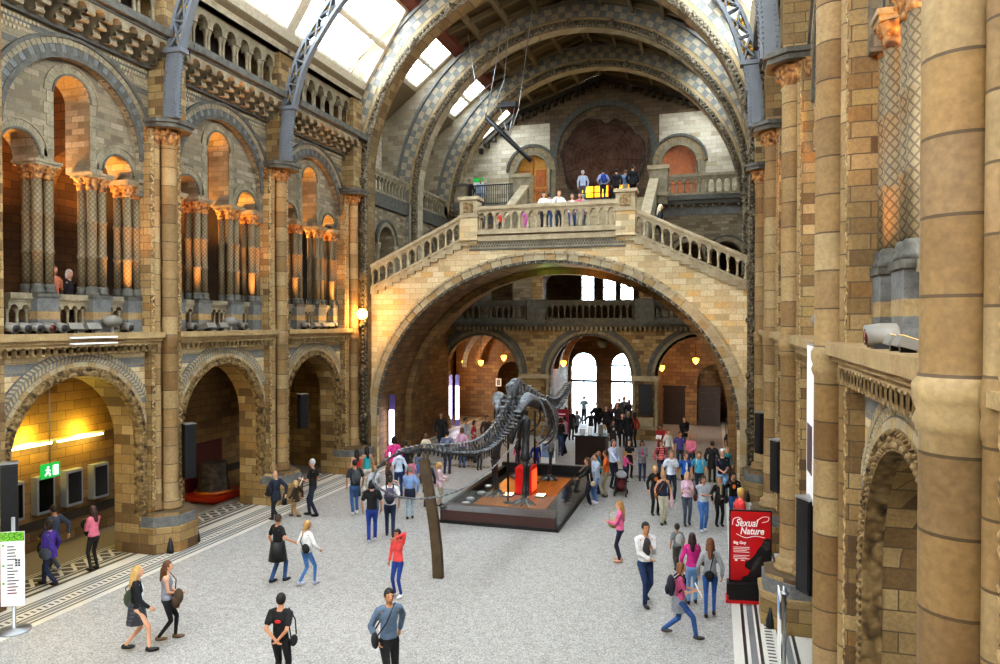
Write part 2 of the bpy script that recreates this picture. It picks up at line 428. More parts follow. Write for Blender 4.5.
    dm=d.mesh('d'); bm.from_mesh(dm); bm.to_mesh(me); bm.free(); bpy.data.meshes.remove(dm)
    o=bpy.data.objects.new('body',me); col.objects.link(o); o.parent=r
    def part(name,mb,mat,vx=None):
        m=remesh(mb,vx or vox,name); m.materials.append(mat); p=bpy.data.objects.new(name,m); col.objects.link(p); p.parent=r; return p
    # top
    t=MB(); g=.022 if top_t in('jacket','coat') else .014
    t.ball(chest+V(0,0,.0),(.145*w+g,.1+g,.2),14,10); t.ball((pel+chest)/2+V(0,0,-.02),(.122*w+g+.012,.088+g+.008,.22),14,10); t.ball(pel+V(0,0,.02),((.15 if fem else .14)+g,.105+g,.11),14,10)
    if fem: 
        for s in (-1,1): t.ball(chest+V(s*.06,.075,-.02),(.055,.05,.055),8,6)
    for nm,s in (('L',-1),('R',1)):
        if top_t in('tank','vest'): caps(t,J['S'+nm]-V(s*.07,0,0),J['S'+nm]-V(s*.05,0,-.01),.06,.05)
        else:
            caps(t,J['S'+nm]-V(s*.08,0,-.02),J['S'+nm],.074,.062 if not fem else .054); u=.06 if not fem else .052
            if sleeve==1: caps(t,J['S'+nm],J['S'+nm].lerp(J['el'+nm],.62),u+.006,u+.004)
            else: caps(t,J['S'+nm],J['el'+nm],u+g*.5,u*.86+g*.5); caps(t,J['el'+nm],J['el'+nm].lerp(J['w'+nm],.9),u*.86+g*.5,u*.7+g*.3)
    if top_t in('coat',):
        t.lathe(0,0,[(.16,.62+dz),(.2,.6+dz),(.185,.8+dz),(.165,1.0+dz),(.14,1.15+dz)],14)
    elif top_t=='jacket': t.lathe(0,0,[(.15,.78+dz),(.178,.78+dz),(.17,.92+dz),(.15,1.05+dz)],14)
    part({'tee':'shirt','long':'long_sleeved_top','tank':'vest_top','jacket':'jacket','coat':'coat','vest':'waistcoat'}[top_t],t,cloth(top,stripe))
    # bottom
    t=MB()
    if bot_t=='skirt':
        t.lathe(0,0,[(.14,.62+dz),(.2,.6+dz),(.175,.78+dz),(.15,1.0+dz),(.13,1.04+dz)],14); part('skirt',t,cloth(bot,bstripe))
    else:
        t.ball(pel+V(0,0,-.03),(.15 if fem else .145,.115,.13),12,8)
        for nm,s in (('L',-1),('R',1)):
            a=(.092,.062,.05) if bot_t!='leggings' else (.082,.052,.038)
            caps(t,J['hip'+nm]-V(0,0,.02),J['kn'+nm],a[0],a[1])
            if bot_t!='shorts': caps(t,J['kn'+nm],J['an'+nm]-V(0,0,.0),a[1],a[2])
        part({'trousers':'trousers','leggings':'leggings','shorts':'shorts'}[bot_t],t,cloth(bot,bstripe))
    for nm in 'LR':
        m=MB(); an=J['an'+nm]; m.ball(an+V(0,.06,-.045),(.045,.135,.042),10,6); m.ball(an+V(0,-.01,-.02),(.042,.06,.05),8,5)
        for i,v in enumerate(m.v): m.v[i]=(v[0],v[1],max(v[2],an.z-.085))
        local('shoe',m,cloth(shoe,None,.5),r)
    # hair
    if hair_t!='bald':
        t=MB(); c=head+V(0,-.018,.022)*hs
        t.ball(c,(.09*hs,.1*hs,.112*hs),12,8)
        if hair_t in('long','ponytail','bob'):
            t.ball(c+V(0,-.04,-.06)*hs,(.088*hs,.06*hs,.1*hs),10,8)
        if hair_t=='long':
            caps(t,c+V(0,-.06,-.08)*hs,c+V(0,-.105,-.3),.075,.05)
            for s in (-1,1): caps(t,c+V(s*.07,-.02,-.05)*hs,c+V(s*.085,-.02,-.22),.028,.022)
        if hair_t=='ponytail': caps(t,c+V(0,-.1,.0)*hs,c+V(0,-.15,-.24),.032,.02)
        if hair_t=='bob':
            for s in (-1,1): caps(t,c+V(s*.07,-.01,-.02)*hs,c+V(s*.078,-.01,-.13),.03,.03)
        m=remesh(t,vox*.8,'hair')
        bm=bmesh.new(); bm.from_mesh(m)      # open the hair over the face
        dl=[v for v in bm.verts if v.co.y>head.y+.045*hs and v.co.z<head.z+.05*hs]
        bmesh.ops.delete(bm,geom=dl,context='VERTS'); bm.to_mesh(m); bm.free()
        m.materials.append(cloth(hair,None,.6)); p=bpy.data.objects.new('hair',m); col.objects.link(p); p.parent=r
    else:
        pass
    if extra=='scarf':
        m=MB(); m.ball(neck+V(0,.03,.0),(.11,.11,.07),12,6); caps(m,neck+V(-.03,.1,0),neck+V(-.03,.12,-.3),.05,.045); part('scarf',m,cloth('a5987c'))
    if extra=='hood':
        m=MB(); m.ball(neck+V(0,-.08,.0),(.12,.08,.09),12,6); part('hood',m,cloth(top))
    if extra=='cap':
        m=MB(); m.ball(head+V(0,0,.05),(.094,.105,.08),12,6); m.ball(head+V(0,.11,.05),(.07,.07,.012),10,4); part('cap',m,cloth('1c2a55'))
    if extra=='waist_jumper':
        m=MB(); m.lathe(0,0,[(.15,.72+dz),(.19,.7+dz),(.19,.9+dz),(.17,1.02+dz),(.15,1.03+dz)],14); part('tied_jumper',m,cloth('1a2036'))
    if extra=='grey_waist':
        m=MB(); m.lathe(0,-.02,[(.15,.66+dz),(.17,.64+dz),(.17,.9+dz),(.15,1.0+dz)],14); part('tied_jumper',m,cloth('83868c'))
    if extra=='cardigan_open':
        m=MB(); m.ball(chest+V(0,.07,-.06),(.06,.07,.2),10,8); part('inner_top',m,cloth('dfe8f0'))
    if extra in('print_orange','print_red','print_white'):
        m=MB(); c={'print_orange':'d8741e','print_red':'a8201c','print_white':'d8d8d8'}[extra]; s=-1 if extra=='print_red' else 1
        m.ball(chest+V(0,s*(.1+g),.0),(.07,.018,.085 if extra!='print_red' else .04),10,6); part('shirt_print',m,cloth(c),.012)
    if extra=='pink_inner':
        m=MB(); m.ball(chest+V(0,.075,-.06),(.05,.075,.2),10,8); part('inner_top',m,cloth('c03a78'))
    if extra=='dark_vest':
        m=MB(); m.ball(chest+V(0,.05,-.05),(.11,.1,.22),12,8); part('dark_waistcoat',m,cloth('3c3a3a'))
    r['_j']=[list(J['wL']),list(J['wR']),list(J['SL']),list(J['SR'])] if False else 0
    del r['_j']
    P_=lambda p:Vector(loc)+Matrix.Rotation(rz,3,'Z')@(Vector(p)*k)
    return dict(root=r,k=k,rz=rz,J=J,P=P_,dz=dz,loc=Vector(loc),lean=lean)
def wearer_frame(p):
    return Matrix.Translation(p['loc'])@Matrix.Rotation(p['rz'],4,'Z')@Matrix.Scale(p['k'],4)
def worn(name,p,label,cat,parts,origin=(0,0,1.0),group=None):
    """something carried: its own thing, placed in the carrier's frame"""
    W=wearer_frame(p); o=W@Vector(origin); r=empty(name,o,label,cat,group,p['rz']); r.scale=(p['k'],)*3
    for nm,mb,mat in parts:
        mb.v=[tuple(Vector(v)-Vector(origin)+V(0,0,p['dz'])) for v in mb.v]; local(nm,mb,mat,r)
    return r
def backpack(p,c,label,c2=None):
    m=MB(); ly=p['lean']*.7; y=-.2+ly
    m.ball((0,y,1.22),(.15,.1,.24),12,10); a=MB(); a.ball((0,y-.085,1.13),(.11,.05,.11),10,8); s=MB()
    for q in (-1,1): s.tube([(q*.09,y+.07,1.4),(q*.1,-.02+ly,1.5),(q*.11,.1+ly,1.42),(q*.13,.1+ly,1.25),(q*.15,-.05,1.12)],.02,6)
    worn('backpack',p,label,'backpack',[('bag',m,cloth(c)),('front_pocket',a,cloth(c2 or c)),('shoulder_straps',s,cloth(c2 or c))],(0,y,1.0),'bags the visitors carry')
def shoulder_bag(p,c,label,side=1,z=.95,size=(.17,.07,.13),y=0,cross=False,strap=None,x=None):
    x=(x if x is not None else .25)*side; m=MB(); m.ball((x,y,z),size if abs(x)<.15 else (size[1],size[0],size[2]),12,8); s=MB()
    sx=-.1*side if cross else .15*side
    s.tube([(x,y+.1,z+size[2]*.7),((x+sx)/2+.02*side,y+.12,1.25),(sx,.02,1.49),((x+sx)/2+.02*side,y-.12,1.25),(x,y-.1,z+size[2]*.7)],.012,5)
    worn('shoulder_bag',p,label,'bag',[('bag',m,cloth(c)),('strap',s,cloth(strap or c))],(x,y,z),'bags the visitors carry')
def held(name,p,label,cat,mb,mat,origin,group=None):
    W=wearer_frame(p); mb.v=[tuple(W@(Vector(v)+V(0,0,p['dz']))) for v in mb.v]
    me=mb.mesh(name); me.materials.append(mat); o=bpy.data.objects.new(name,me); col.objects.link(o); return tag(o,label,cat,group)
# picture position of the feet -> point of the floor
_f=720.0;_cy,_sy=cos(R(16.7)),sin(R(16.7));_p=R(.8)
def floor_at(px,py,z=0.0):
    x=(px-500)/_f; q=-(py-332)/_f; f=cos(_p)+q*sin(_p); u=q*cos(_p)-sin(_p); t=(z-6.1)/u
    return ((x*_cy-f*_sy)*t,(f*_cy+x*_sy)*t,z)
# ------------------------------------------------------------------ the visitors
def PP(px,yf,yh,hd,label,z=0.0,loc=None,H=None,**kw):
    L=loc or floor_at(px,yf,z)
    fw=L[1]*_cy-L[0]*_sy
    h=H or min(max(fw*(yf-yh)/_f*1.0,1.0),1.92)
    return person(L,hd,h,label,**kw)
JE='31527e'; DJ='232f4a'; BK='1b1b1d'; NV='20263c'; KH='a3987c'
BL='c49a58'; BR='3a2416'; DK='17110d'; GR='8d8a86'; AU='6b3f22'
# --- foreground, left
p=PP(137,652,563,292,'blonde woman in black cardigan and plaid mini skirt walking with green bag',top='17171a',top_t='long',bot='4a4c52',bot_t='skirt',bstripe=('plaid','1c1c20'),hair='c8a56a',hair_t='long',fem=True,sk='d2a080',shoe='151515',arms=('down','swf'),stride=.22,extra='cardigan_open')
shoulder_bag(p,'4f5a48','sage green bag on the shoulder of the blonde woman in plaid skirt',-1,1.02,(.16,.09,.2),-.1)
p=PP(167,641,559,290,'young woman in grey vest top and black leggings carrying brown jacket',top='8a8c98',top_t='tank',bot='18181b',bot_t='leggings',hair='5c3a22',hair_t='long',fem=True,sk='d2a080',shoe='6b5138',arms=('fold','fold'),stride=.16,lead=-1)
m=MB(); m.ball((.14,.24,1.0),(.13,.1,.17),12,8); m.ball((.2,.2,.9),(.09,.09,.13),10,6); held('brown_jacket',p,'brown jacket draped over the arm of the woman in grey vest top','jacket',m,cloth('4a3a28'),(0,0,0))
m=MB(); m.ball((.0,.24,.88),(.06,.04,.2),10,8); held('pink_scarf',p,'pale pink scarf hanging from the hands of the woman in grey vest top','scarf',m,cloth('d8a0a0'),(0,0,0))
shoulder_bag(p,'5a3420','brown leather handbag of the woman in grey vest top',-1,.95,(.13,.06,.1),.05)
p=PP(281,690,592,350,'man in black red-printed T-shirt seen from behind with hands clasped at back',top='141416',top_t='tee',bot='141417',hair=DK,hair_t='short',sk='c08a68',arms=('behind','behind'),extra='print_red')
shoulder_bag(p,'1c1c20','small black pouch at the hip of the man with clasped hands',1,.92,(.1,.06,.1),0)
p=PP(389,692,585,205,'dark-haired man in slate blue shirt and black trousers walking forward',top='5f7288',top_t='long',bot='161618',hair=DK,hair_t='short',sk='b9855f',arms=('swb','pocket'),stride=.2,turn=1)
shoulder_bag(p,'1f2022','dark satchel of the man in slate blue shirt',1,.95,(.12,.06,.13),.06,True)
PP(398,597,528,150,'woman in coral hoodie and blue jeans touching her face',top='e0504e',top_t='long',bot='24418a',bot_t='leggings',hair='2a1812',hair_t='ponytail',fem=True,sk='a86f4e',shoe='e0e0e0',arms=('face','down'))
p=PP(278,582,513,322,'man in black T-shirt with dark coat tied at waist and blue jeans',top='151517',top_t='tee',bot=JE,hair='3a2a1e',hair_t='short',sk='b9805c',shoe='18181a',arms=('down','out'),stride=.14)
m=MB(); m.lathe(0,0,[(.17,.62),(.24,.58),(.2,.85),(.17,1.05),(.15,1.06)],14); held('tied_coat',p,'black coat tied round the waist of the man in blue jeans','coat',m,cloth('18181a'),(0,0,0))
p=PP(307,586,519,325,'blonde woman in white cardigan and jeans with black shoulder bag',top='e2e2e2',top_t='long',bot='4a78b0',bot_t='leggings',hair='b08a50',hair_t='ponytail',fem=True,sk='c9977a',shoe='b8b8c8',arms=('down','swf'),stride=.18)
shoulder_bag(p,'1a1a1a','black bag with pale print on the back of the woman in white cardigan',1,1.05,(.13,.07,.13),-.12,True,None,.1)
p=PP(276,522,469,60,'bald man in dark navy jacket striding along the mosaic strip',top='1e2738',top_t='jacket',bot='17191e',hair_t='bald',sk='c89a80',shoe='141414',arms=('swf','swb'),stride=.26)
shoulder_bag(p,'17181c','dark coat folded under the arm of the bald man in navy jacket',-1,1.1,(.1,.09,.18),.05)
p=PP(296,517,480,75,'fair-haired child in brown jacket beside the bald man',top='3a3023',top_t='jacket',bot='a3865a',hair='c0a070',hair_t='bob',sk='d0a088',shoe='3a2a1c',arms=('swf','swb'),stride=.26,cat='child')
p=PP(313,516,458,85,'grey-haired man in black T-shirt holding white papers near the end pier',top='131316',top_t='tee',bot='1c2238',hair='b0b0b0',hair_t='short',sk='c99a7e',shoe='17171a',arms=('hold','down'),stride=.14,extra='print_white')
m=MB(); m.obox((-.14,.3,1.1),(.2,.02,.26),.3,0,.4); held('white_papers',p,'white papers in the hand of the grey-haired man','papers',m,M['white'],(0,0,0))
# --- behind the whip tail
p=PP(355,514,459,25,'man in dark grey T-shirt and jeans wearing grey backpack',top='2c2c30',top_t='tee',bot='3d5f8e',hair=DK,hair_t='short',sk='b07f5e',shoe='e4e4e4',arms=('down','down'),stride=.08)
backpack(p,'4a4e52','grey backpack on the man in dark grey T-shirt','3a3e42')
PP(372,542,479,10,'dark-haired man in black T-shirt and bright blue low jeans',top='121214',top_t='tee',bot='23408c',hair=DK,hair_t='bob',sk='b8866a',shoe='c8c8d0',arms=('down','down'),stride=.1)
p=PP(390,537,475,8,'man in white T-shirt and dark jeans with purple patterned backpack',top='e6e6e8',top_t='tee',bot=DJ,hair='2c1c12',hair_t='short',sk='c08f70',shoe='3a2c22',arms=('down','down'),stride=.1,lead=-1)
backpack(p,'4e4460','purple patterned backpack on the man in white T-shirt','2e2a38')
PP(410,519,466,10,'grey-haired man in blue shirt with navy jumper round waist and pale jeans',top='7d9bc9',top_t='long',bot='a9bccb',hair='8a7a6e',hair_t='short',sk='c79273',shoe='201c1a',arms=('fold','down'),stride=.05,extra='waist_jumper')
PP(357,497,449,30,'woman in red sleeveless top with black hair by the end pier',top='c03026',top_t='tank',bot='3a3a42',hair=DK,hair_t='long',fem=True,sk='b5806a',arms=('down','hold'))
PP(367,494,446,35,'woman in teal vest top with dark hair beside the red-topped woman',top='2f9aa0',top_t='tank',bot='c9c6bc',hair=DK,hair_t='long',fem=True,sk='c08a70',arms=('down','down'))
p=PP(394,487,436,15,'woman in magenta jacket with black bag near the light column',top='d8408c',top_t='jacket',bot='4a4a66',hair=DK,hair_t='bob',fem=True,sk='c59a80')
shoulder_bag(p,'1c1a20','black handbag of the woman in magenta jacket',-1,1.1,(.12,.07,.13),.02)
PP(399,497,449,20,'woman in pale blue hooded top behind the hanging whip tail',top='c4d2e6',top_t='long',bot='2c4470',hair='c8c8d0',hair_t='bob',fem=True,sk='d0a088',extra='hood')
PP(375,512,465,15,'fair-haired girl in light grey top with rucksack straps',top='b4bcc4',top_t='long',bot='5a6680',hair='b08a5a',hair_t='bob',sk='d0a088',cat='child',arms=('down','hold'),fem=True)
p=PP(389,513,462,300,'woman in black top holding a white folder under the whip tail',top='141416',top_t='tee',bot='3a4460',hair='5a3a24',hair_t='long',fem=True,sk='c89a7c',arms=('fold','down'))
m=MB(); m.obox((-.1,.3,1.0),(.3,.02,.22),.2,0,.5); held('white_folder',p,'white folder held by the woman in black top','folder',m,M['white'],(0,0,0))
PP(411,489,459,5,'small child in pink coat near the tail',top='d8809c',top_t='jacket',bot='b84a80',hair=BR,hair_t='bob',sk='d0a088',cat='child',H=1.1)
PP(419,484,452,350,'child in blue dress with white sleeves near the tail',top='5a7cae',top_t='tee',bot='4a70a8',bot_t='skirt',hair=DK,hair_t='bob',sk='c89a80',cat='child',H=1.2,fem=True)
PP(406,482,441,20,'person in dark blue cap and black coat by the arch foot',top='1e1e28',top_t='coat',bot='1a1a20',hair=DK,sk='c09070',extra='cap')
PP(426,470,433,15,'woman in cream jumper seen from behind above the dinosaur tail',top='c9bba2',top_t='long',bot='8a7a66',hair='5a3a26',hair_t='bob',fem=True,sk='c89a80')
PP(439,506,462,262,'blonde girl in pale pink jacket and beige trousers by the tail post',top='e6c8d0',top_t='jacket',bot='b5a58c',hair='c8a060',hair_t='ponytail',fem=True,sk='d8a890',arms=('hold','fold'),cat='child')
PP(428,509,459,350,'woman in dark navy coat half hidden by the tail post',top='1e2230',top_t='coat',bot='2a2622',hair='3a2418',hair_t='long',fem=True,sk='c89a80',shoe='d8d8d8',stride=.12)
PP(447,474,430,350,'person in navy plaid shirt above the dinosaur tail',top='44506c',top_t='long',stripe=('plaid','8a94ac'),bot='2a3450',hair=DK,sk='b88a6c')
PP(462,468,427,350,'woman in lilac top beside the plaid shirt',top='d8b0cc',top_t='long',bot='50608a',hair='6a4428',hair_t='bob',fem=True,sk='d0a088')
PP(463,459,417,250,'person in pale grey jacket bending over a dark pushchair',top='a4aab4',top_t='jacket',bot='3a3e48',hair=DK,hair_t='short',sk='c09070',arms=('push','push'),lean=.1)
PP(474,458,420,260,'person in red and grey near the poster behind the skeleton',top='b02a26',top_t='long',bot='30303a',hair=DK,hair_t='bob',sk='c09070')
PP(441,452,412,200,'person in dark coat in the shadow of the left archway',top='26262c',top_t='coat',bot='1a1a20',hair=DK,sk='b88a6c')
PP(487,453,415,180,'person in brown jacket standing behind the hips of the skeleton',top='4a3a30',top_t='jacket',bot='22222a',hair=DK,sk='b88a6c')
PP(479,470,440,210,'child in yellow top behind the skeleton tail',top='cfa33a',top_t='tee',bot='3a3a46',hair=BR,sk='c89a80',cat='child',H=1.25)
PP(536,474,440,200,'child in bright blue top behind the skeleton leg',top='2c3fb0',top_t='long',bot='3a3a80',hair='8a5a34',sk='d0a088',cat='child',H=1.3)
PP(518,470,440,160,'child in hot pink top behind the red crate',top='e0408a',top_t='long',bot='50405a',hair=BR,hair_t='bob',sk='d0a088',cat='child',H=1.15,fem=True)
# --- right of the skeleton
p=PP(590,506,457,95,'woman in black jumper leaning on the glass barrier with cream bag strap',top='16161a',top_t='long',bot='1e2336',hair='6a4a30',hair_t='long',fem=True,sk='c89a80',arms=('push','push'),lean=.08,shoe='c8c0b8')
shoulder_bag(p,'c9bb98','cream bag of the woman leaning on the glass barrier',-1,.85,(.1,.06,.1),-.06,True,'d8d0b8')
PP(596,503,453,110,'person in light blue jacket behind the woman leaning on the glass',top='a8b6c8',top_t='jacket',bot='5a80b8',hair='5a4230',sk='c89a80',shoe='e8e8e8',arms=('hold','hold'))
PP(606,497,450,85,'man in orange polo shirt and khaki trousers',top='e2732c',top_t='tee',bot='968c72',hair='4a3424',hair_t='short',sk='b8805c',arms=('hold','down'),shoe='2c2824')
PP(599,494,451,80,'woman in teal top behind the man in orange',top='2a8ea0',top_t='tee',bot='26222a',hair='8a5a3a',hair_t='bob',fem=True,sk='c89a80',arms=('face','down'))
PP(613,488,439,215,'man in pale blue checked shirt and dark trousers by the pushchair',top='c4cde0',top_t='long',stripe=('plaid','aab6d0'),bot='26283a',hair='6a5a4c',hair_t='short',sk='c89678',arms=('down','push'))
PP(625,482,456,300,'little girl in pink top reaching over the pushchair',top='e25a90',top_t='long',bot='3a4870',hair='b8905a',hair_t='bob',fem=True,sk='d8a890',cat='child',arms=('push','out'),H=1.15)
PP(629,478,439,190,'woman in black top standing behind the little pink girl',top='1a1a1c',top_t='tee',bot='2a2a30',hair='3a2a1e',hair_t='bob',fem=True,sk='c89a80',arms=('down','hold'))
PP(642,481,440,175,'woman in grey cardigan over magenta top and blue jeans',top='7d7a7c',top_t='jacket',bot='28345a',hair='3a2418',hair_t='bob',fem=True,sk='b88466',arms=('hold','hold'),extra='pink_inner')
PP(560,456,417,330,'person in black top and jeans embracing beside the neck of the skeleton',top='141416',top_t='long',bot='35507a',hair='3a2a1e',hair_t='bob',fem=True,sk='c89a80',arms=('chest','chest'))
PP(565,454,416,60,'man in pink shirt and black trousers beside the person in black',top='d8a8c0',top_t='long',bot='17171b',hair=DK,sk='b88a6c',arms=('chest','chest'))
PP(577,437,410,20,'grey-jacketed woman with a bag walking towards the bright doors',top='7d848c',top_t='jacket',bot='2c2e36',hair='5a4430',hair_t='bob',fem=True,sk='c89a80',stride=.15)
PP(591,437,411,10,'man in dark suit with arms held out before the doors',top='1c1e22',top_t='jacket',bot='1c1c20',hair=DK,sk='b08060',arms=('out','out'))
PP(584,424,396,0,'man in light blue shirt framed by the left bright door',top='8fb0cc',top_t='tee',bot='3a4a60',hair=DK,sk='b08060')
PP(604,452,425,250,'woman in white blouse seated behind the information desk',top='d8d8e4',top_t='long',bot='26262c',hair='c0a070',hair_t='bob',fem=True,sk='d0a088')
PP(613,452,420,185,'attendant in dark maroon uniform with white collar beside the desk',top='2c1a1c',top_t='coat',bot='1a1416',hair='3a2216',hair_t='bob',fem=True,sk='c89a80',extra='print_white')
crowd=[(606,441,405,'1c1c22',DK,'man in black jacket in the queue, nearest the dark column'),(611,436,403,'5a3a34',BR,'woman in dusty red scarf in the door queue'),(617,438,402,'3a3030',AU,'red-haired woman in dark brown in the door queue'),
 (622,447,413,'16181c',DK,'tall person in black with white collar in the door queue'),(628,449,411,'181a20',GR,'grey-haired man in black coat in the door queue'),(634,448,412,'b03a2c',DK,'person in red-striped sports jacket in the door queue'),
 (619,430,398,'5c5c64',BR,'man in mid grey coat near the right bright door'),(624,428,396,'8c8c96',BL,'fair-haired person in pale grey by the right bright door'),(629,431,399,'2e2e38',DK,'person in charcoal hoodie by the right bright door'),
 (634,436,405,'20222a',BR,'person in dark blue anorak beside the arcade pier'),(571,440,408,'1e1e22',DK,'person in black beside the left bright door'),(566,437,407,'7c2a2a',DK,'person in dark red near the red notice'),(597,436,402,'16161a',DK,'person in black hat between the two bright doors')]
for i,(px,yf,yh,c,h,lab) in enumerate(crowd):
    PP(px,yf,yh,[180,200,160,170,190,20][i%6],lab,top=c,top_t=['jacket','coat','long'][i%3],bot=['17171b','22242c','2c2a2a'][i%3],hair=h,hair_t=['short','bob','long'][i%3],fem=i%3>0,sk=['c89a80','b08060','d0a088'][i%3],vox=.028)
p=PP(661,462,424,150,'man in red cardigan reading a white leaflet',top='a02426',top_t='jacket',bot='6a5a4a',hair=DK,sk='b08060',arms=('hold','hold'))
m=MB(); m.obox((0,.36,1.2),(.26,.02,.2),0,0,.6); held('white_leaflet',p,'white leaflet read by the man in red cardigan','leaflet',m,M['white'],(0,0,0))
PP(668,466,429,200,'woman in white hooded top with light brown hair in the right crowd',top='dcdad4',top_t='long',bot='8a8478',hair='9a7248',hair_t='bob',fem=True,sk='d0a088',extra='hood')
PP(684,453,416,185,'man in black jacket and beige trousers by the dark doors',top='1a1a1e',top_t='jacket',bot='9a8a6c',hair='3a2c22',sk='c09070',arms=('fold','fold'))
PP(680,470,431,170,'man in purple T-shirt in the right crowd',top='4a4486',top_t='tee',bot='3a3a46',hair='4a3020',sk='c08a6c')
PP(691,474,434,160,'balding man in pink checked shirt with folded arms',top='cf7c92',top_t='long',stripe=('plaid','b85c78'),bot='3a3c4a',hair_t='bald',sk='b8805c',arms=('fold','fold'))
p=PP(661,481,440,185,'man in red and pink striped jumper with dark rucksack straps',top='b02a30',top_t='long',stripe=('band','d88a8a'),bot='2c2e3a',hair='6a4a34',sk='c89a80')
backpack(p,'2a2a30','dark rucksack of the man in striped jumper')
p=PP(671,502,450,190,'man in white printed T-shirt and dark jeans',top='d8e0ee',top_t='tee',bot='2a3244',hair='7a6a5c',hair_t='short',sk='c9977a',arms=('hold','down'),shoe='d8d8d8',extra='print_white')
p=PP(663,524,470,180,'blonde woman in navy top and cream trousers in the front of the crowd',top='232c44',top_t='tank',bot='bfb8a4',hair='b8925c',hair_t='ponytail',fem=True,sk='c9977a',arms=('down','down'),stride=.12,shoe='2c2826')
m=MB(); m.ball((-.27,.05,.75),(.06,.08,.24),10,8); held('pink_jacket',p,'pale pink jacket hanging from the hand of the woman in navy top','jacket',m,cloth('d8b4b8'),(0,0,0))
shoulder_bag(p,'8a5a30','tan cross-body bag of the woman in navy top',1,.95,(.1,.05,.09),.06,True)
p=PP(655,515,465,185,'woman with light hair in black and orange carrying bags',top='1c1a1c',top_t='jacket',bot='1c1c20',hair='c09a60',hair_t='bob',fem=True,sk='d0a088',extra='print_orange')
p=PP(687,525,471,175,'fair-haired woman in pale pink shirt with folded hands and jeans',top='d8b8cc',top_t='tee',bot='4c5464',hair='c4a878',hair_t='bob',fem=True,sk='d0a088',arms=('chest','hold'),stride=.1)
shoulder_bag(p,'5c3028','maroon handbag of the woman in pale pink shirt',-1,.92,(.13,.07,.12),.06)
PP(703,531,475,182,'man in light grey T-shirt with crossed arms and blue jeans',top='aab2bf',top_t='tee',bot='4a78b4',hair='4a3424',hair_t='short',sk='c08f70',arms=('cross','cross'),shoe='d0d0d4',stride=.08)
p=PP(719,526,476,185,'woman in black with beige headscarf and scarf',top='1c1714',top_t='jacket',bot='151516',hair='8a7c64',hair_t='bob',fem=True,sk='c08f70',arms=('fold','down'),extra='scarf',shoe='1a1a1a')
shoulder_bag(p,'1a1816','black bag of the woman in beige headscarf',-1,.95,(.13,.07,.13),.04)
PP(733,523,472,180,'boy in black T-shirt with orange print and jeans',top='121214',top_t='tee',bot='3a6094',hair=DK,hair_t='short',sk='b08060',arms=('down','down'),extra='print_orange',shoe='e0e0e0')
PP(722,503,448,175,'grey-haired man in navy polo shirt and light jeans holding camera',top='1c2030',top_t='tee',bot='7c9cc8',hair='c0bebc',hair_t='short',sk='c99a7e',arms=('fold','fold'))
PP(685,500,452,200,'man in bright blue polo shirt with white panel',top='2a6cc8',top_t='tee',bot='2a2a32',hair='5a4430',hair_t='short',sk='c08f70',extra='cardigan_open')
p=PP(699,497,451,172,'person in cyan T-shirt with light rucksack',top='4ab4d2',top_t='tee',bot='30343e',hair='5a3a24',hair_t='short',sk='c08f70')
backpack(p,'c8d4d8','pale rucksack of the person in cyan T-shirt')
PP(712,483,441,340,'person in dark coat turned away near the arch foot',top='1a1a1c',top_t='coat',bot='1a1a1c',hair=DK,hair_t='short',sk='b08060')
PP(727,484,447,190,'woman in teal jumper behind the grey-haired man',top='2a7c84',top_t='long',bot='3a3c44',hair='b09468',hair_t='bob',fem=True,sk='d0a088')
p=PP(731,468,427,175,'bald man in black T-shirt with white bag by the arch foot',top='141416',top_t='tee',bot='c8c4bc',hair_t='bald',sk='a8714e',arms=('chest','down'),extra='print_white')
m=MB(); m.obox((.27,.03,.62),(.08,.3,.4)); held('white_carrier_bag',p,'white carrier bag held by the bald man by the arch foot','bag',m,M['white'],(0,0,0))
PP(753,541,481,270,'blond young man in red T-shirt behind the red poster sign',top='d03a3c',top_t='tee',bot='2c3040',hair='c8a25c',hair_t='short',sk='c08060',arms=('down','fold'),loc=(.62,19.4,0),H=1.85)
PP(620,562,500,75,'blonde girl in pink top and navy trousers with cream bag',top='e0709a',top_t='long',bot='1e2238',bot_t='leggings',hair='b88a52',hair_t='long',fem=True,sk='d0a088',arms=('hold','down'),shoe='c89a80')
bagp=dict(loc=Vector(floor_at(620,562)),rz=R(75+16.7),k=.95,dz=0,lean=0)
shoulder_bag(bagp,'b09c74','cream canvas bag held by the girl in pink top',1,.98,(.14,.07,.14),.2,False,None,.16)
p=PP(645,604,520,195,'man in white jumper and dark waistcoat with jeans checking his wrist',top='dedede',top_t='long',bot='1e3358',hair=DK,hair_t='short',sk='b9855f',arms=('chest','fold'),stride=.17,extra='dark_vest',shoe='201c1a')
p=PP(677,570,524,10,'man with receding hair in grey T-shirt with pale grey backpack',top='7c8288',top_t='tee',bot='4a4640',hair='3a2c22',hair_t='short',sk='a8714e',arms=('down','down'),stride=.1)
backpack(p,'a8a6a2','pale grey backpack on the man with receding hair','8c8a86')
p=PP(692,604,532,350,'woman with long dark hair in magenta top and light jeans',top='c02a80',top_t='long',bot='6f93bf',hair='2c1a12',hair_t='long',fem=True,sk='c89a80',arms=('down','fold'),stride=.06,shoe='2a2020')
shoulder_bag(p,'5a3428','brown leather bag on the shoulder of the woman in magenta top',1,1.12,(.14,.07,.13),-.1)
p=PP(710,617,537,345,'woman with long auburn hair in grey top and blue jeans',top='8e9094',top_t='long',bot='2f5a9c',bot_t='leggings',hair='6a3e22',hair_t='long',fem=True,sk='d0a088',arms=('down','down'),stride=.1,shoe='2a2424')
shoulder_bag(p,'17171a','small black bag on the back of the woman in grey top',-1,.98,(.11,.05,.1),-.16,True,None,.02)
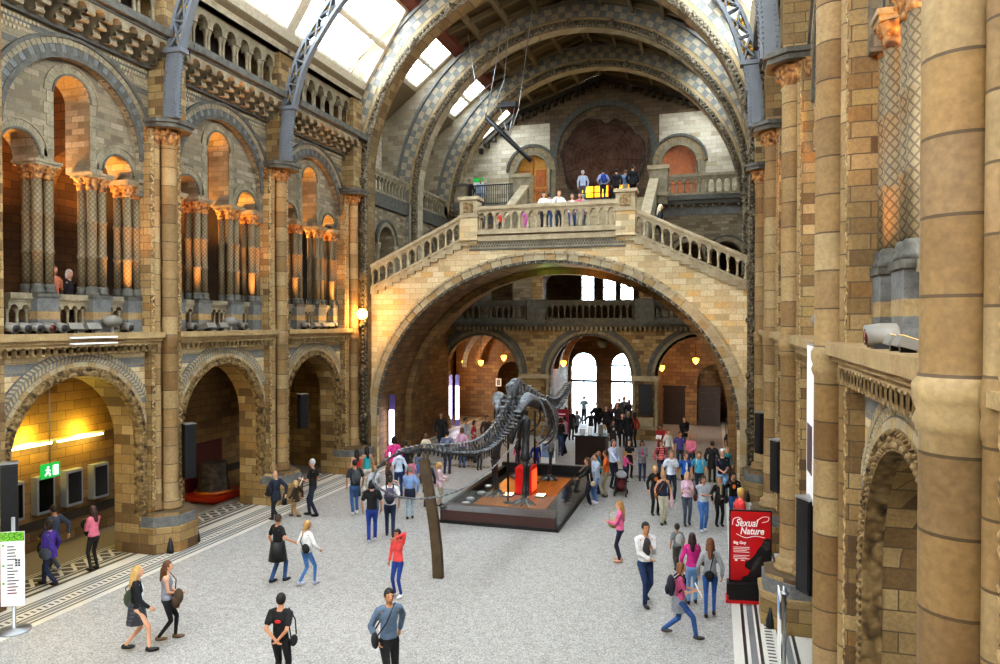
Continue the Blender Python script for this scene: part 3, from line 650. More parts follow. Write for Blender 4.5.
p=PP(680,637,558,262,'woman in pink T-shirt and jeans striding while reading a map',top='b04a72',top_t='tee',bot='34568c',hair='7a5232',hair_t='bob',fem=True,sk='c9977a',arms=('hold','hold'),stride=.34,shoe='4a4442',extra='grey_waist')
backpack(p,'2a2636','dark purple backpack on the woman reading a map','1e1c28')
m=MB(); m.obox((0,.4,1.14),(.34,.02,.24),0,0,.5); held('folded_map',p,'pale folded map held by the woman in pink T-shirt','map',m,M['white'],(0,0,0))
# --- left aisle
PP(55,571,503,80,'man in grey-blue shirt walking past the dark screens',top='3c4452',top_t='long',bot='5a5c60',hair='2a2018',hair_t='short',sk='b9855f',arms=('swf','swb'),stride=.2,shoe='c8c8c8')
p=PP(50,586,518,82,'woman in purple jacket with dark hair carrying bags by the directory sign',top='4a2f8c',top_t='jacket',bot='1e2844',hair='2a1a14',hair_t='bob',fem=True,sk='c89a80',arms=('fold','down'),stride=.24,shoe='2a1a16')
shoulder_bag(p,'4a5058','dark grey bag of the woman in purple jacket',-1,.95,(.17,.09,.15),-.08)
m=MB(); m.ball((.05,.26,1.0),(.14,.1,.17),10,8); held('folded_coat',p,'dark folded coat over the arm of the woman in purple jacket','coat',m,cloth('3a3430'),(0,0,0))
p=PP(94,570,505,70,'woman in pink jumper and black trousers holding black jacket by the screens',top='d8788c',top_t='long',bot='161618',bot_t='leggings',hair='3a2218',hair_t='long',fem=True,sk='c9977a',arms=('chest','chest'))
m=MB(); m.ball((0,.3,1.22),(.13,.1,.14),10,8); m.ball((.03,.28,1.05),(.08,.08,.17),10,8); held('black_jacket',p,'black jacket clutched by the woman in pink jumper','jacket',m,cloth('141416'),(0,0,0))
# --- bridge, stairs, upper floor and left gallery
def up(x,y,z,hd,label,H=1.7,**kw): return person((CX+x,y,z),hd,H,label,**kw)
up(-.25,28.1,9.64,190,'woman with long dark hair in white top at the bridge rail',1.66,top='d8d4d0',top_t='tee',bot='2a2a30',hair=DK,hair_t='long',fem=True,sk='c89a80',arms=('rail','rail'))
up(.3,28.3,9.64,200,'man in white shirt leaning on the bridge rail',1.72,top='dcdcd8',top_t='long',bot='2e3440',hair='5a4030',sk='c09070',arms=('rail','rail'),lean=.06)
up(.8,28.6,9.64,180,'woman in white vest with brown hair at the bridge rail',1.62,top='d0d8e4',top_t='tank',bot='4a6aa0',hair='4a2c1c',hair_t='long',fem=True,sk='c89a80')
up(1.15,28.4,9.64,170,'woman in magenta and grey with dark hair at the bridge rail',1.6,top='c04a80',top_t='tank',bot='9a9484',hair=DK,hair_t='long',fem=True,sk='b88466')
up(.45,33.0,10.27,10,'person in grey cap standing behind the women on the bridge',1.74,top='8c96a0',top_t='tee',bot='3a3a40',hair=GR,sk='c09070',extra='cap')
up(-1.25,33.5,10.44,5,'man in white shirt and blue jeans walking up from the bridge',1.78,top='e0e0ea',top_t='long',bot='38507a',hair='2a2018',sk='b88a6c')
up(-2.1,28.3,9.64,180,'little child in red at the left end of the bridge balusters',1.0,top='d84a3a',top_t='tee',bot='3a3a4a',hair=BR,sk='d0a088',cat='child')
up(-1.0,28.2,9.64,180,'little child in pink behind the bridge balusters',1.02,top='d070b0',top_t='tee',bot='c860a8',hair=DK,sk='d0a088',cat='child')
up(-.5,38.3,12.42,5,'white-haired man in pale blue shirt before the tree slice',1.8,top='b9c6de',top_t='long',bot='5a5c64',hair='c8c8c8',sk='c9977a')
p=up(.6,38.2,12.42,0,'man in light shirt with hands on hips before the tree slice',1.78,top='aab4d4',top_t='long',bot='1c2840',hair=DK,sk='b88a6c',arms=('hip','hip'))
backpack(p,'2a4a9c','bright blue backpack on the man with hands on hips')
up(1.3,38.2,12.42,355,'man in dark suit right of the blue backpack',1.76,top='24262c',top_t='jacket',bot='24262e',hair=DK,sk='b88a6c')
up(1.75,38.4,12.42,350,'person in light blue top and beige trousers before the tree slice',1.72,top='7aa0c8',top_t='tee',bot='b0a894',hair='5a4230',sk='c09070')
up(2.15,38.2,12.42,345,'tall person in black jacket at the right end of the group by the tree slice',1.9,top='17181c',top_t='jacket',bot='17181c',hair=DK,sk='b08060')
up(-7.0,38.5,12.42,180,'person in black jacket behind the left stone parapet',1.72,top='17171b',top_t='jacket',bot='1a1a1e',hair='6a4a2c',sk='c09070')
up(-6.35,38.6,12.42,180,'person in pale blue shirt behind the black railing',1.72,top='b4cce4',top_t='long',bot='8aa0c0',hair='7a5a3a',sk='c09070')
up(4.25,28.8,9.0,270,'blonde woman in dark jacket walking down the right bridge staircase',1.7,top='1a1c20',top_t='jacket',bot='26262c',hair='d8cdb0',hair_t='long',fem=True,sk='d8b090',extra='cardigan_open')
person((CX-8.95,13.55,5.8),250,1.68,'woman in orange-pink top behind the left gallery balustrade',top='c8785a',top_t='tee',bot='6a4a40',hair='6a3a22',hair_t='bob',fem=True,sk='c88a6a',arms=('chest','down'))
person((CX-8.95,13.98,5.8),255,1.6,'grey-haired person in dark top behind the left gallery balustrade',top='2a2026',top_t='long',bot='222226',hair='b8b0a8',hair_t='bob',fem=True,sk='c89a80')
bpy.data.objects.remove(_tmp)
# ------------------------------------------------------------------ the hall
BAY=5.25; PYS={1:[5.25,10.5,15.75,21.0,26.25],-1:[5.65,10.9,16.15,21.4,26.5]}
SN={-1:'left',1:'right'}
BAYNAME={(-1,1):'over the yellow-lit alcove',(-1,2):'over the tree stump alcove',(-1,3):'over the last alcove before the bridge',
         (1,0):'beside the nearest pier on the right',(1,1):'second on the right',(1,2):'third on the right',(1,3):'last on the right'}
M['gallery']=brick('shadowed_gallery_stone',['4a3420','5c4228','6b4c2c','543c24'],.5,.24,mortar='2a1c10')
def zroof(d,back=False):
    d=abs(d)
    return 20.7-.345*d if d<=5.4 else 18.84-(d-5.4)*(.8 if back else 1.54)
walls={}
for side in (-1,1):
    w=MB(); PY=PYS[side]
    for b in range(4):
        y0,y1=PY[b],PY[b+1]; yc=(y0+y1)/2; F=FX(side,8.15)
        w.wall(F,y0,y1,0,5.3,[(yc,1.82,0,3.0)],.8,0,20,1)
        F3=FX(side,8.32)
        w.wall(F3,y0,y1,9.75,12.85,[(yc-1.36,.46,9.75,9.88),(yc,.5,9.75,11.42),(yc+1.36,.46,9.75,9.88)],.75,2,12,2)
        w.wall(F,y0,y1,9.4,12.85,[(yc,1.9,9.4,10.35)],.17,3,28,2)
        w.wall(F,y0,y1,12.85,13.7,[],.5,3)
        # alcove shell
        f=FX(side,0)
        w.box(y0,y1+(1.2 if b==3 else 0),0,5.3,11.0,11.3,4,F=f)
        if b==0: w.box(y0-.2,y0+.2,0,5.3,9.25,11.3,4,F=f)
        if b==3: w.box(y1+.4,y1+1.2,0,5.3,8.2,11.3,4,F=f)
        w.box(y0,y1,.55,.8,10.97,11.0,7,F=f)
        w.box(y0,y1,5.3,5.8,8.15,13.0,5,F=f)         # gallery floor slab
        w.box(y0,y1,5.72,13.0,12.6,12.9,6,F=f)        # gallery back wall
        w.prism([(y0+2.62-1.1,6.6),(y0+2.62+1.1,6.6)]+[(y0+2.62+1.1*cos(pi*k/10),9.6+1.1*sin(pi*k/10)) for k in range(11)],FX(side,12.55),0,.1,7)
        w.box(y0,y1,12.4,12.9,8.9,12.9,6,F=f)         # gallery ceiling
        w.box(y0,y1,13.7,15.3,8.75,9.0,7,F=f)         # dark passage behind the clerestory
        w.box(y0,y1,15.12,15.36,7.55,9.0,5,F=f)
    for y in PY:                                       # transverse arches inside the gallery
        Fc=(lambda u,v,w_,y=y,side=side:(CX+side*(9.0+u),y-.25+w_,v))
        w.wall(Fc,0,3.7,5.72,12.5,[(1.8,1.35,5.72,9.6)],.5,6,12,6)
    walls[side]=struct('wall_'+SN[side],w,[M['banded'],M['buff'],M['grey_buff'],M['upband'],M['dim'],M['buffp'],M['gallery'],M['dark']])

def bayparts(side,b,full=True):
    PY=PYS[side]
    y0,y1=PY[b],PY[b+1]; yc=(y0+y1)/2; F=FX(side,8.15); P=walls[side]
    # ground arch: carved order, plain voussoirs, leaf border
    Z0=3.0
    m=MB(); m.ring(F,yc,Z0,1.81,2.04,0,pi,-.06,.16,28)
    for s in (-1,1): m.box(yc+s*1.81,yc+s*2.04,.98,Z0,8.09,8.31,0,F=FX(side,0))
    rnd=random.Random(b+side)
    def leaf(u,v,ang,L,wd): m.ball(F(u,v,-.06),(.045,L,wd),6,4,0,Matrix.Rotation(ang,3,'X'))
    for k in range(56):
        a=pi*(k+.5)/56
        for q,tl in ((-.058,.6),(.058,-.6)):
            r_=1.925+q; leaf(yc+r_*cos(a),Z0+r_*sin(a),a+pi/2+tl,rnd.uniform(.055,.075),rnd.uniform(.018,.028))
        if k%4==0: leaf(yc+1.925*cos(a),Z0+1.925*sin(a),0,.045,.045)
    for s in (-1,1):
        for k in range(20):
            z=1.05+k*.098
            for q,tl in ((-.058,.6),(.058,-.6)): leaf(yc+s*(1.925+q),z,pi/2+tl,rnd.uniform(.055,.07),rnd.uniform(.018,.028))
            if k%4==0: leaf(yc+s*1.925,z,0,.045,.045)
    m.build('carved_arch_moulding',[M['carve']],P)
    m=MB(); m.ring(F,yc,Z0,2.04,2.15,0,pi,-.05,.02,30,(0,1,0),.03); m.build('arch_voussoirs',[M['palep'],M['buffp']],P)
    m=MB(); m.ring(F,yc,Z0,2.15,2.44,.45,pi-.45,-.03,.02,30,(0,))
    n=46
    for k in range(n):
        a=.5+(pi-1.0)*(k+.5)/n
        for r0,r1,sg in ((2.17,2.28,1),(2.31,2.42,-1)):
            e0,e1=(.026,0) if sg>0 else (0,.026)
            vs=[]
            for ww in (-.045,-.02):
                for rr,aa in ((r0,a-.010+e0),(r0,a+.015+e0),(r1,a+.015+e1),(r1,a-.010+e1)):
                    vs.append(F(yc+rr*cos(aa),Z0+rr*sin(aa),ww))
            m.add(vs,[(0,1,2,3),(0,4,5,1),(1,5,6,2),(2,6,7,3),(3,7,4,0)],1)
    m.build('leaf_pattern_arch_band',[M['bluegrey'],M['palep']],P)
    # gallery cornice
    f=FX(side,0); m=MB()
    m.box(y0+.3,y1-.3,5.68,5.84,7.72,8.3,0,F=f); m.box(y0+.3,y1-.3,5.6,5.68,7.8,8.2,0,F=f)
    Fp=FX(side,7.86); n=22
    m.wall(Fp,yc-2.2,yc+2.2,5.38,5.6,[(yc-2.2+4.4*(k+.5)/n,.062,5.38,5.47) for k in range(n)],.08,1,5)
    for k in range(n+1): m.box(yc-2.2+4.4*k/n-.035,yc-2.2+4.4*k/n+.035,5.33,5.5,7.86,8.15,1,F=f)
    m.build('gallery_cornice',[M['buffp'],M['buffp']],P)
    # big blind arch over the three openings
    m=MB(); 
    m.ring(F,yc,10.35,1.9,2.02,0,pi,-.05,.1,36,(1,)); m.ring(F,yc,10.35,2.02,2.2,.0,pi,-.03,.05,44,(2,1),.04)
    m.ring(F,yc,10.35,2.2,2.34,.15,pi-.15,-.06,.05,44,(0,),.05); m.ring(F,yc,10.35,2.34,2.42,.3,pi-.3,-.11,.05,36,(1,))
    m.build('blind_arch_moulding',[M['greyp'],M['dgrey'],M['bluegrey']],P)
    m=MB(); F3=FX(side,8.32)
    for u,hw,sp in ((-1.36,.46,9.88),(0,.5,11.42),(1.36,.46,9.88)):
        m.ring(F3,yc+u,sp,hw,hw+.22,0,pi,-.02,.02,11,(0,),.02); m.ring(F3,yc+u,sp,hw,hw+.045,0,pi,-.05,.02,14,(1,)); m.ring(F3,yc+u,sp,hw+.22,hw+.26,0,pi,-.045,.02,14,(0,))
    for s in (-1,1):
        for k in range(6): m.box(yc+s*.5,yc+s*(.68 if k%2 else .76),9.8+k*.27,10.05+k*.27,8.3,8.34,0,F=f)
    m.build('opening_arch_stones',[M['greyp'],M['dgrey']],P)
    # diaper panel and corbel table
    m=MB(); n=46
    for k in range(n):
        for r in range(3):
            u=yc-2.2+4.4*(k+.5*(r%2)+.25)/n; z=12.42+r*.13
            if abs(u-yc)<2.15 and (abs(u-yc)>.2):
                q=((u-yc)**2+(z-10.35)**2)**.5
                if q>2.52: m.box(u-.028,u+.028,z,z+.075,8.125,8.15,0,F=f)
    m.box(y0+.4,y1-.4,12.8,12.88,8.02,8.15,1,F=f)
    m.build('diaper_frieze',[M['palep'],M['dgrey']],P)
    m=MB(); n=9; L=4.5
    m.box(y0+.35,y1-.35,13.52,13.72,7.28,8.3,1,F=f); m.box(y0+.35,y1-.35,13.45,13.52,7.4,8.2,1,F=f)
    for k in range(n+1):
        u=yc-L/2+L*k/n
        if k<=n:
            for (d0,d1,z0,z1) in ((7.82,8.15,12.9,13.08),(7.64,8.15,13.06,13.22),(7.46,8.15,13.2,13.36)):
                m.box(u-.11,u+.11,z0,z1,d0,d1,0,F=f)
                m.tube([F(u-.11,z0+.03,d0-8.12),F(u+.11,z0+.03,d0-8.12)],.06,6,0,False)
    m.wall(FX(side,7.44),yc-L/2,yc+L/2,13.2,13.47,[(yc-L/2+L*(k+.5)/n,.15,13.2,13.24) for k in range(n)],.7,0,6)
    m.build('corbel_table',[M['greyp'],M['dgrey']],P)

def clerestory(side,b,lab):
    """row of little round arches on paired colonnettes under the skylight"""
    PY=PYS[side]
    y0,y1=PY[b],PY[b+1]; yc=(y0+y1)/2; f=FX(side,0); n=7; L=4.5
    r=empty('clerestory_arcade',f(yc,13.72,7.9),lab,'arcade','clerestory arcades under the skylights')
    m=MB(); m.wall(FX(side,7.8),yc-L/2,yc+L/2,14.62,15.12,[(yc-L/2+L*(k+.5)/n,.21,14.62,14.72) for k in range(n)],.3,0,8)
    m.build('arched_wall_panel',[M['greyp']],r)
    m=MB(); m.box(yc-L/2,yc+L/2,13.72,13.86,7.6,8.2,0,F=f); m.build('sill',[M['dgrey']],r)
    m=MB(); m.box(yc-L/2-.4,yc+L/2+.4,15.12,15.3,7.5,8.2,0,F=f); m.build('cornice',[M['greyp']],r)
    for k in range(n+1):
        m=MB(); u=yc-L/2+L*k/n
        for s in (-.07,.07):
            x,y,_=f(u+s,0,7.93); m.lathe(x,y,[(.085,13.86),(.085,13.93),(.05,13.97),(.05,14.45),(.06,14.47),(.095,14.6),(.095,14.62)],8)
        m.build('colonnette_pair',[M['greyp']],r)

def pier(side,y,lab,top=True):
    f=FX(side,0); RM=.235 if side>0 else .2; r=empty('stone_pier',f(y,0,7.9),lab,'pier','clustered stone piers along the hall')
    def poly(k=1.0,e=0):
        return [(d*1.0-0+ (0),q) for d,q in [(7.25-e,-.34*k),(7.25-e,.34*k),(7.72-e,.8*k+e*.5),(8.4,.8*k+e*.5),(8.4,-.8*k-e*.5),(7.72-e,-.8*k-e*.5)]]
    Fp=lambda u,v,w:(CX+side*u,y+v,w)
    m=MB(); m.prism(poly(),Fp,0,.6,0); m.prism(poly(1.02,.03),Fp,.6,.68,0); m.prism(poly(.95,-.05),Fp,.68,.95,1); m.prism(poly(.9,-.09),Fp,.95,1.04,0)
    m.build('plinth',[M['buff'],M['bluegrey']],r)
    for s in (-1,1):   # little dark spur stones on the plinth
        m=MB(); x,yy,_=f(y+s*.5,0,7.43); m.lathe(x,yy,[(.1,0),(.09,.15),(.05,.3),(.03,.4)],6); m.build('spur_stone',[M['black']],r)
    m=MB(); m.box(y-.58,y+.58,1.04,11.25,8.0,8.95,0,F=f); m.box(y-.62,y+.62,0,1.04,8.3,8.95,0,F=f); m.build('pilaster',[M['buffs']],r)
    for q,(u,d,rad,mat) in enumerate(((0,7.86,RM,'drum'),(-.33,8.0,.115,'drum2'),(.33,8.0,.115,'drum2'))):
        x,yy,_=f(y+u,0,d)
        m=MB(); m.lathe(x,yy,[(rad*1.5,1.04),(rad*1.5,1.12),(rad*1.25,1.16),(rad*1.4,1.22),(rad*1.1,1.28),(rad,1.32),(rad,5.38),(rad*1.06,5.4),(rad*1.15,5.47),(rad*1.06,5.53),(rad*1.16,5.6),(rad*1.18,5.7),(rad*1.03,5.76),(rad,5.8),(rad,10.78),(rad*1.12,10.82),(rad,10.86)],20)
        m.build('shaft',[M[mat]],r)
    for s in (-1,1):
        m=MB(); m.box(y+s*.44,y+s*.56,1.04,11.2,7.94,8.05,0,F=f)
        for k in range(66):
            z=1.1+k*.152; m.obox(f(y+s*.5,z,7.935),(.015,.15,.045),0,1,rx=side*(.7 if k%2 else -.7)*s)
        m.build('zigzag_strip',[M['buffs'],M['zig']],r)
    m=MB(); m.box(y-.64,y+.64,5.4,5.72,7.93,8.3,0,F=f); m.box(y-.66,y+.66,5.6,5.7,7.88,8.3,0,F=f); m.build('string_course',[M['buffp']],r)
    if top:
        m=MB()
        for u,d,rad in ((0,7.86,RM),(-.33,8.0,.115),(.33,8.0,.115)):
            x,yy,_=f(y+u,0,d); m.lathe(x,yy,[(rad*1.05,10.82),(rad*1.1,10.95),(rad*1.45,11.1),(rad*1.5,11.16),(rad*1.85,11.27)],14)
            for k in range(8):
                a=2*pi*k/8; m.ball((x+rad*1.3*cos(a),yy+rad*1.3*sin(a),11.02+.1*(k%2)),rad*.33,6,4)
        m.box(y-.6,y+.6,10.85,11.25,8.0,8.3,0,F=f)
        m.build('capital',[M['cap']],r)
        m=MB(); m.prism([(7.32,-.3),(7.32,.3),(7.7,.6),(8.4,.6),(8.4,-.6),(7.7,-.6)],Fp,11.25,11.36,0); m.prism([(7.26,-.33),(7.26,.33),(7.66,.66),(8.4,.66),(8.4,-.66),(7.66,-.66)],Fp,11.36,11.46,0)
        m.build('abacus',[M['dgrey']],r)
        m=MB(); m.box(y-.4,y+.4,11.46,15.12,7.62,8.7,0,F=f); m.box(y-.45,y+.45,13.5,13.72,7.3,8.4,1,F=f); m.build('upper_pier',[M['buffs'],M['dgrey']],r)
    return r

# gallery column cluster, built once in its own coordinates (root at the pedestal foot)
def make_cluster():
    r=empty('gallery_column',(0,0,0),None,'column','clustered incised columns of the galleries')
    m=MB(); m.box(-.3,.3,-.28,.28,0,.36); m.box(-.3,.3,-.28,.28,.36,.54,1); m.box(-.3,.3,-.28,.28,.54,.86); m.box(-.33,.33,-.31,.31,.86,.95,2)
    local('pedestal',m,[M['bluegrey'],M['buffp'],M['dgrey']],r)
    m=MB(); offs=((-.15,-.15),(-.15,.15),(.15,-.15),(.15,.15))
    for a,b in offs: m.lathe(a,b,[(.16,.95),(.16,1.02),(.13,1.06),(.15,1.11),(.12,1.17)],12)
    local('base',m,[M['dgrey']],r)
    for a,b in offs:
        m=MB(); R_=.105
        m.lathe(0,0,[(R_,1.15),(R_,1.85),(R_*1.2,1.88),(R_*1.2,1.94),(R_,1.97),(R_,2.7),(R_*1.2,2.73),(R_*1.2,2.79),(R_,2.82),(R_,3.58)],14)
        o=local('shaft',m,[M['loz']],r); o.location=(a,b,0)
    m=MB()
    for a,b in offs:
        m.lathe(a,b,[(.115,3.54),(.13,3.6),(.115,3.63),(.15,3.74),(.2,3.82),(.2,3.84)],12)
        for k in range(6): q=2*pi*k/6; m.ball((a+.14*cos(q),b+.14*sin(q),3.71),.04,5,4)
    m.box(-.34,.34,-.32,.32,3.84,3.9,1); m.box(-.37,.37,-.35,.35,3.9,3.97,1)
    local('capital',m,[M['cap'],M['greyp']],r)
    return r
CL=make_cluster(); CLused=[False]
def cluster(side,y,lab):
    loc=(CX+side*8.52,y,5.8)
    if not CLused[0]: CL.location=loc; CL['label']=lab; CLused[0]=True; return CL
    return dup(CL,loc,lab)

def balustrade(name,F,u0,u1,z0,n,lab,group,h=.95,slope=0,mat='palep',rail=None,loc=None,parent=None,hw=None,t=.2,cat='balustrade'):
    """arched stone balustrade; F(u,v,w); slope lifts v with u"""
    G=lambda u,v,w:F(u,v+slope*(u-u0),w)
    r=parent or empty(name,loc or G((u0+u1)/2,z0,t/2),lab,cat,group)
    m=MB(); m.box(u0,u1,z0+h-.14,z0+h,-.07,t+.07,0,F=G); m.box(u0,u1,z0+h-.19,z0+h-.14,-.03,t+.03,0,F=G); m.build('handrail',[M[rail or mat]],r)
    m=MB(); m.box(u0,u1,z0,z0+.1,-.04,t+.04,0,F=G); m.build('foot_rail',[M[mat]],r)
    p=(u1-u0)/n; hw=hw or p*.32; st=z0+h-.19-hw-.07
    m=MB(); m.wall(G,u0,u1,st-.02,z0+h-.19,[(u0+p*(k+.5),hw,st-.02,st) for k in range(n)],t,0,7); m.build('arcade_panel',[M[mat]],r)
    for k in range(n+1):
        m=MB(); u=u0+p*k; uu=min(max(u,u0+.04),u1-.04); x,y,z=G(uu,z0+.1,t/2); top=st+slope*(u-u0)
        q=(p/2-hw)*1.0
        m.lathe(x,y,[(q*1.25,z),(q*1.25,z+.07),(q*.8,z+.1),(q*.75,top-.12),(q*.8,top-.1),(q*1.3,top-.02),(q*1.3,top-.01)],8)
        m.build('baluster',[M[mat]],r)
    return r

# ---- populate the side walls
PN={(-1,2):'clustered pier between the yellow-lit alcove and the tree stump alcove',(-1,3):'clustered pier between the tree stump alcove and the last left alcove',
    (-1,4):'left wall half-hidden pier beside the last left alcove, next to the big arch',
    (1,0):'giant pier closest to the camera at the right edge, wide round shafts',(1,1):'tall right pier with zigzag strip, second nearest the camera',
    (1,2):'right pier whose plinth stands behind the red poster sign',(1,3):'right pier second from the big arch',(1,4):'rightmost pier beside the big arch foot'}
for (sd,k),lab in PN.items(): pier(sd,PYS[sd][k],lab)
PY=PYS[-1]
for k in (0,1):      # plain cores of the two left piers outside the frame
    m=MB(); f=FX(-1,0); m.box(PY[k]-.62,PY[k]+.62,0,15.12,8.0,9.25,0,F=f); struct('trim_%d'%(k+1),m,[M['buffs']])
for b in (1,2,3): bayparts(-1,b)
for b in (0,1,2,3): bayparts(1,b)
ORD={-1:'left',1:'right'}
CLN=['nearest the camera','second from the camera','third from the camera','farthest from the camera']
for side,bs in ((-1,(1,2,3)),(1,(0,))):
    for b in bs:
        PY=PYS[side]; yc=(PY[b]+PY[b+1])/2
        for i,u in enumerate((-1.86,-.75,.75,1.86)):
            where=BAYNAME[(side,b)]
            lab='incised column cluster in the %s gallery %s, %s'%(SN[side],where,CLN[i])
            if side==-1: lab='incised column cluster in left gallery %s, %s'%(where,['leftmost of the four','left of the tall arch','right of the tall arch','rightmost of the four'][i])
            if side==-1 and b==1 and i==0: continue
            if side==1:
                if i<2: continue
                lab='incised column cluster on the right gallery, %s of the two seen past the giant pier'%['nearer','farther'][i-2]
            cluster(side,yc+u,lab)
        for i,(a,c,n) in enumerate(((-1.58,-1.03,2),(-.47,.47,4),(1.03,1.58,2))):
            if side==-1:
                lab='arched stone gallery balustrade %s, %s section'%(where,['left','middle','right'][i])
            else:
                if i!=1: continue
                lab='arched stone gallery balustrade on the right behind the lit floodlights'
            balustrade('gallery_balustrade',FX(side,8.4),yc+a,yc+c,5.8,n,lab,'gallery balustrades between column pedestals',h=.95,mat='greyp')
for side,bs in ((-1,(1,2,3)),):
    for b in bs: clerestory(side,b,'clerestory arcade of small round arches %s'%(BAYNAME[(side,b)]+(' wall' if side==1 else '')))

# ---- iron roof ribs
def catmull(P,n=6):
    out=[]
    for i in range(len(P)-1):
        p0=Vector(P[max(i-1,0)]);p1=Vector(P[i]);p2=Vector(P[i+1]);p3=Vector(P[min(i+2,len(P)-1)])
        for k in range(n):
            t=k/n; out.append(.5*((2*p1)+(p2-p0)*t+(2*p0-5*p1+4*p2-p3)*t*t+(3*p1-p0-3*p2+p3)*t**3))
    out.append(Vector(P[-1])); return out
def iron_rib(y,lab):
    r=empty('iron_roof_rib',(CX,y,11.46),lab,'roof rib','arched iron roof ribs')
    half=[(7.2,11.46),(7.16,12.4),(7.0,13.4),(6.6,14.6),(5.95,15.6),(5.1,16.6),(3.9,17.5),(2.3,18.3),(0,18.75)]
    inner=catmull(half,5)
    def off(L,k):
        o=[]
        for i,p in enumerate(L):
            t=(L[min(i+1,len(L)-1)]-L[max(i-1,0)]).normalized(); n=Vector((t.y,-t.x)); n=n if n.length else n
            if n.x<0 and i<8: n=-n
            o.append(p+Vector((abs(n.x),abs(n.y)))*k)
        return o
    outer=off(inner,.38); outer[-1]=Vector((0,outer[-1].y))
    f0=lambda s:(lambda u,v,w:(CX+s*u,y+w,v))
    chs=[MB(),MB()]; la=MB(); gi=MB(); 
    for s in (-1,1):
        F=f0(s)
        g=MB()
        k=10
        poly=[tuple(p) for p in inner[:k]]+[tuple(p) for p in reversed(outer[:k])]
        for i in range(k-1):
            g.prism([tuple(inner[i]),tuple(inner[i+1]),tuple(outer[i+1]),tuple(outer[i])],F,-.11,.11)
        for i in range(0,k-1):
            for j in (0,.5):
                for ww in (-.115,.115):
                    for e in (.06,.32): p=inner[i].lerp(inner[i+1],j); q=outer[i].lerp(outer[i+1],j); c=p.lerp(q,e/.38); g.ball(F(c.x,c.y,ww),.022,5,3)
        for i in range(0,k-1):
            for j in (.2,.7):
                for ww in (-.08,.08): p=inner[i].lerp(inner[i+1],j); g.ball(F(p.x-.01,p.y,ww),.03,5,3)
        g.box(inner[k-1].x-.08,outer[k-1].x+.1,inner[k-1].y-.05,inner[k-1].y+.07,-.16,.16,0,F=F)
        g.build('solid_girder',[M['iron']],r)
        for ch,L in zip(chs,(inner,outer)):
            for i in range(k-1,len(L)-1):
                a,b=L[i],L[i+1]; t=(b-a).normalized(); n=Vector((-t.y,t.x))*.05
                ch.prism([tuple(a-n),tuple(b-n),tuple(b+n),tuple(a+n)],F,-.11,.11)
        for i in range(k-1,len(inner)-1,3):
            j=min(i+3,len(inner)-1)
            for ww in (-.08,.08):
                for a,b in ((inner[i],outer[j]),(outer[i],inner[j]),(inner[j],outer[j])):
                    la.tube([F(a.x,a.y,ww),F(b.x,b.y,ww)],.035,5,0,False)
            c=(inner[i]+inner[j]+outer[i]+outer[j])/4
            for q in range(7):
                a=2*pi*q/7; gi.ball(F(c.x+.13*cos(a),c.y+.13*sin(a),0),(.06,.03,.06),6,4)
            gi.ball(F(c.x,c.y,0),.08,6,4)
    [c_.build('chord',[M['iron']],r) for c_ in chs]; la.build('lattice',[M['iron']],r); gi.build('gilded_leaves',[M['gilt']],r)
iron_rib(15.75,'arched iron roof rib springing from the pier beside the yellow-lit alcove')
iron_rib(21.0,'arched iron roof rib nearer the stone bridge, lattice with gilded leaves')

# ---- roof and skylights
m=MB(); Y0,Y1=-8,42.6
for s in (-1,1):
    F=lambda u,v,w,s=s:(CX+s*u,v,w)
    def slab(d0,d1,ya,yb,lift,th,mi,back=False):
        vs=[]
        for L in (lift,lift+th):
            for d,yy in ((d0,ya),(d1,ya),(d1,yb),(d0,yb)): vs.append(F(d,yy,zroof(d,back)+L))
        m.add(vs,[(0,1,2,3),(7,6,5,4),(0,4,5,1),(1,5,6,2),(2,6,7,3),(3,7,4,0)],mi)
    slab(0,5.4,Y0,Y1,.12,.15,0)
    for d in (.05,1.35,2.7,4.05): slab(d,d+.16,Y0,Y1,-.12,.26,1)
    slab(5.05,5.45,Y0,Y1,-.2,.36,2)
    y=Y0
    while y<Y1:
        slab(0,5.4,y,y+.16,-.1,.24,1); y+=1.3125
    slab(7.5,7.95,Y0,26.9,-.05,.3,1); slab(7.5,11,26.9,Y1,-.05,.3,1,True)
struct('ceiling',m,[M['ceilp'],M['ceilw'],M['ceilr']])
wn=1
YB=[0.5,5.5,10.75,16.0,21.25,26.9,32.1,37.3,42.3]
for s in (-1,1):
    for i in range(8):
        bk=i>=5
        ya,yb=YB[i]+.1,YB[i+1]-.1
        r=MB(); g=MB(); F=lambda u,v,w,s=s:(CX+s*u,v,w)
        def bar(d0,d1,y0,y1,a=.0,b=.1):
            vs=[]
            for L in (a,b):
                for d,yy in ((d0,y0),(d1,y0),(d1,y1),(d0,y1)): vs.append(F(d,yy,zroof(d,bk)+L))
            r.add(vs,[(0,1,2,3),(7,6,5,4),(0,4,5,1),(1,5,6,2),(2,6,7,3),(3,7,4,0)],0)
        for k in range(5):
            y=ya+(yb-ya)*k/4; w=.14 if k in(0,4) else .035; bar(5.4,7.6,y-w,y+w)
        for d,w in ((5.5,.1),(6.5,.045),(7.5,.14)): bar(d-w,d+w,ya,yb,.0,.12)
        o=struct('window_%d'%wn,r,[M['whitewood']]); wn+=1
        g.quad(F(5.4,ya,zroof(5.4,bk)+.08),F(7.6,ya,zroof(7.6,bk)+.08),F(7.6,yb,zroof(7.6,bk)+.08),F(5.4,yb,zroof(5.4,bk)+.08))
        g.build('glass_pane',[M['glass']],o)

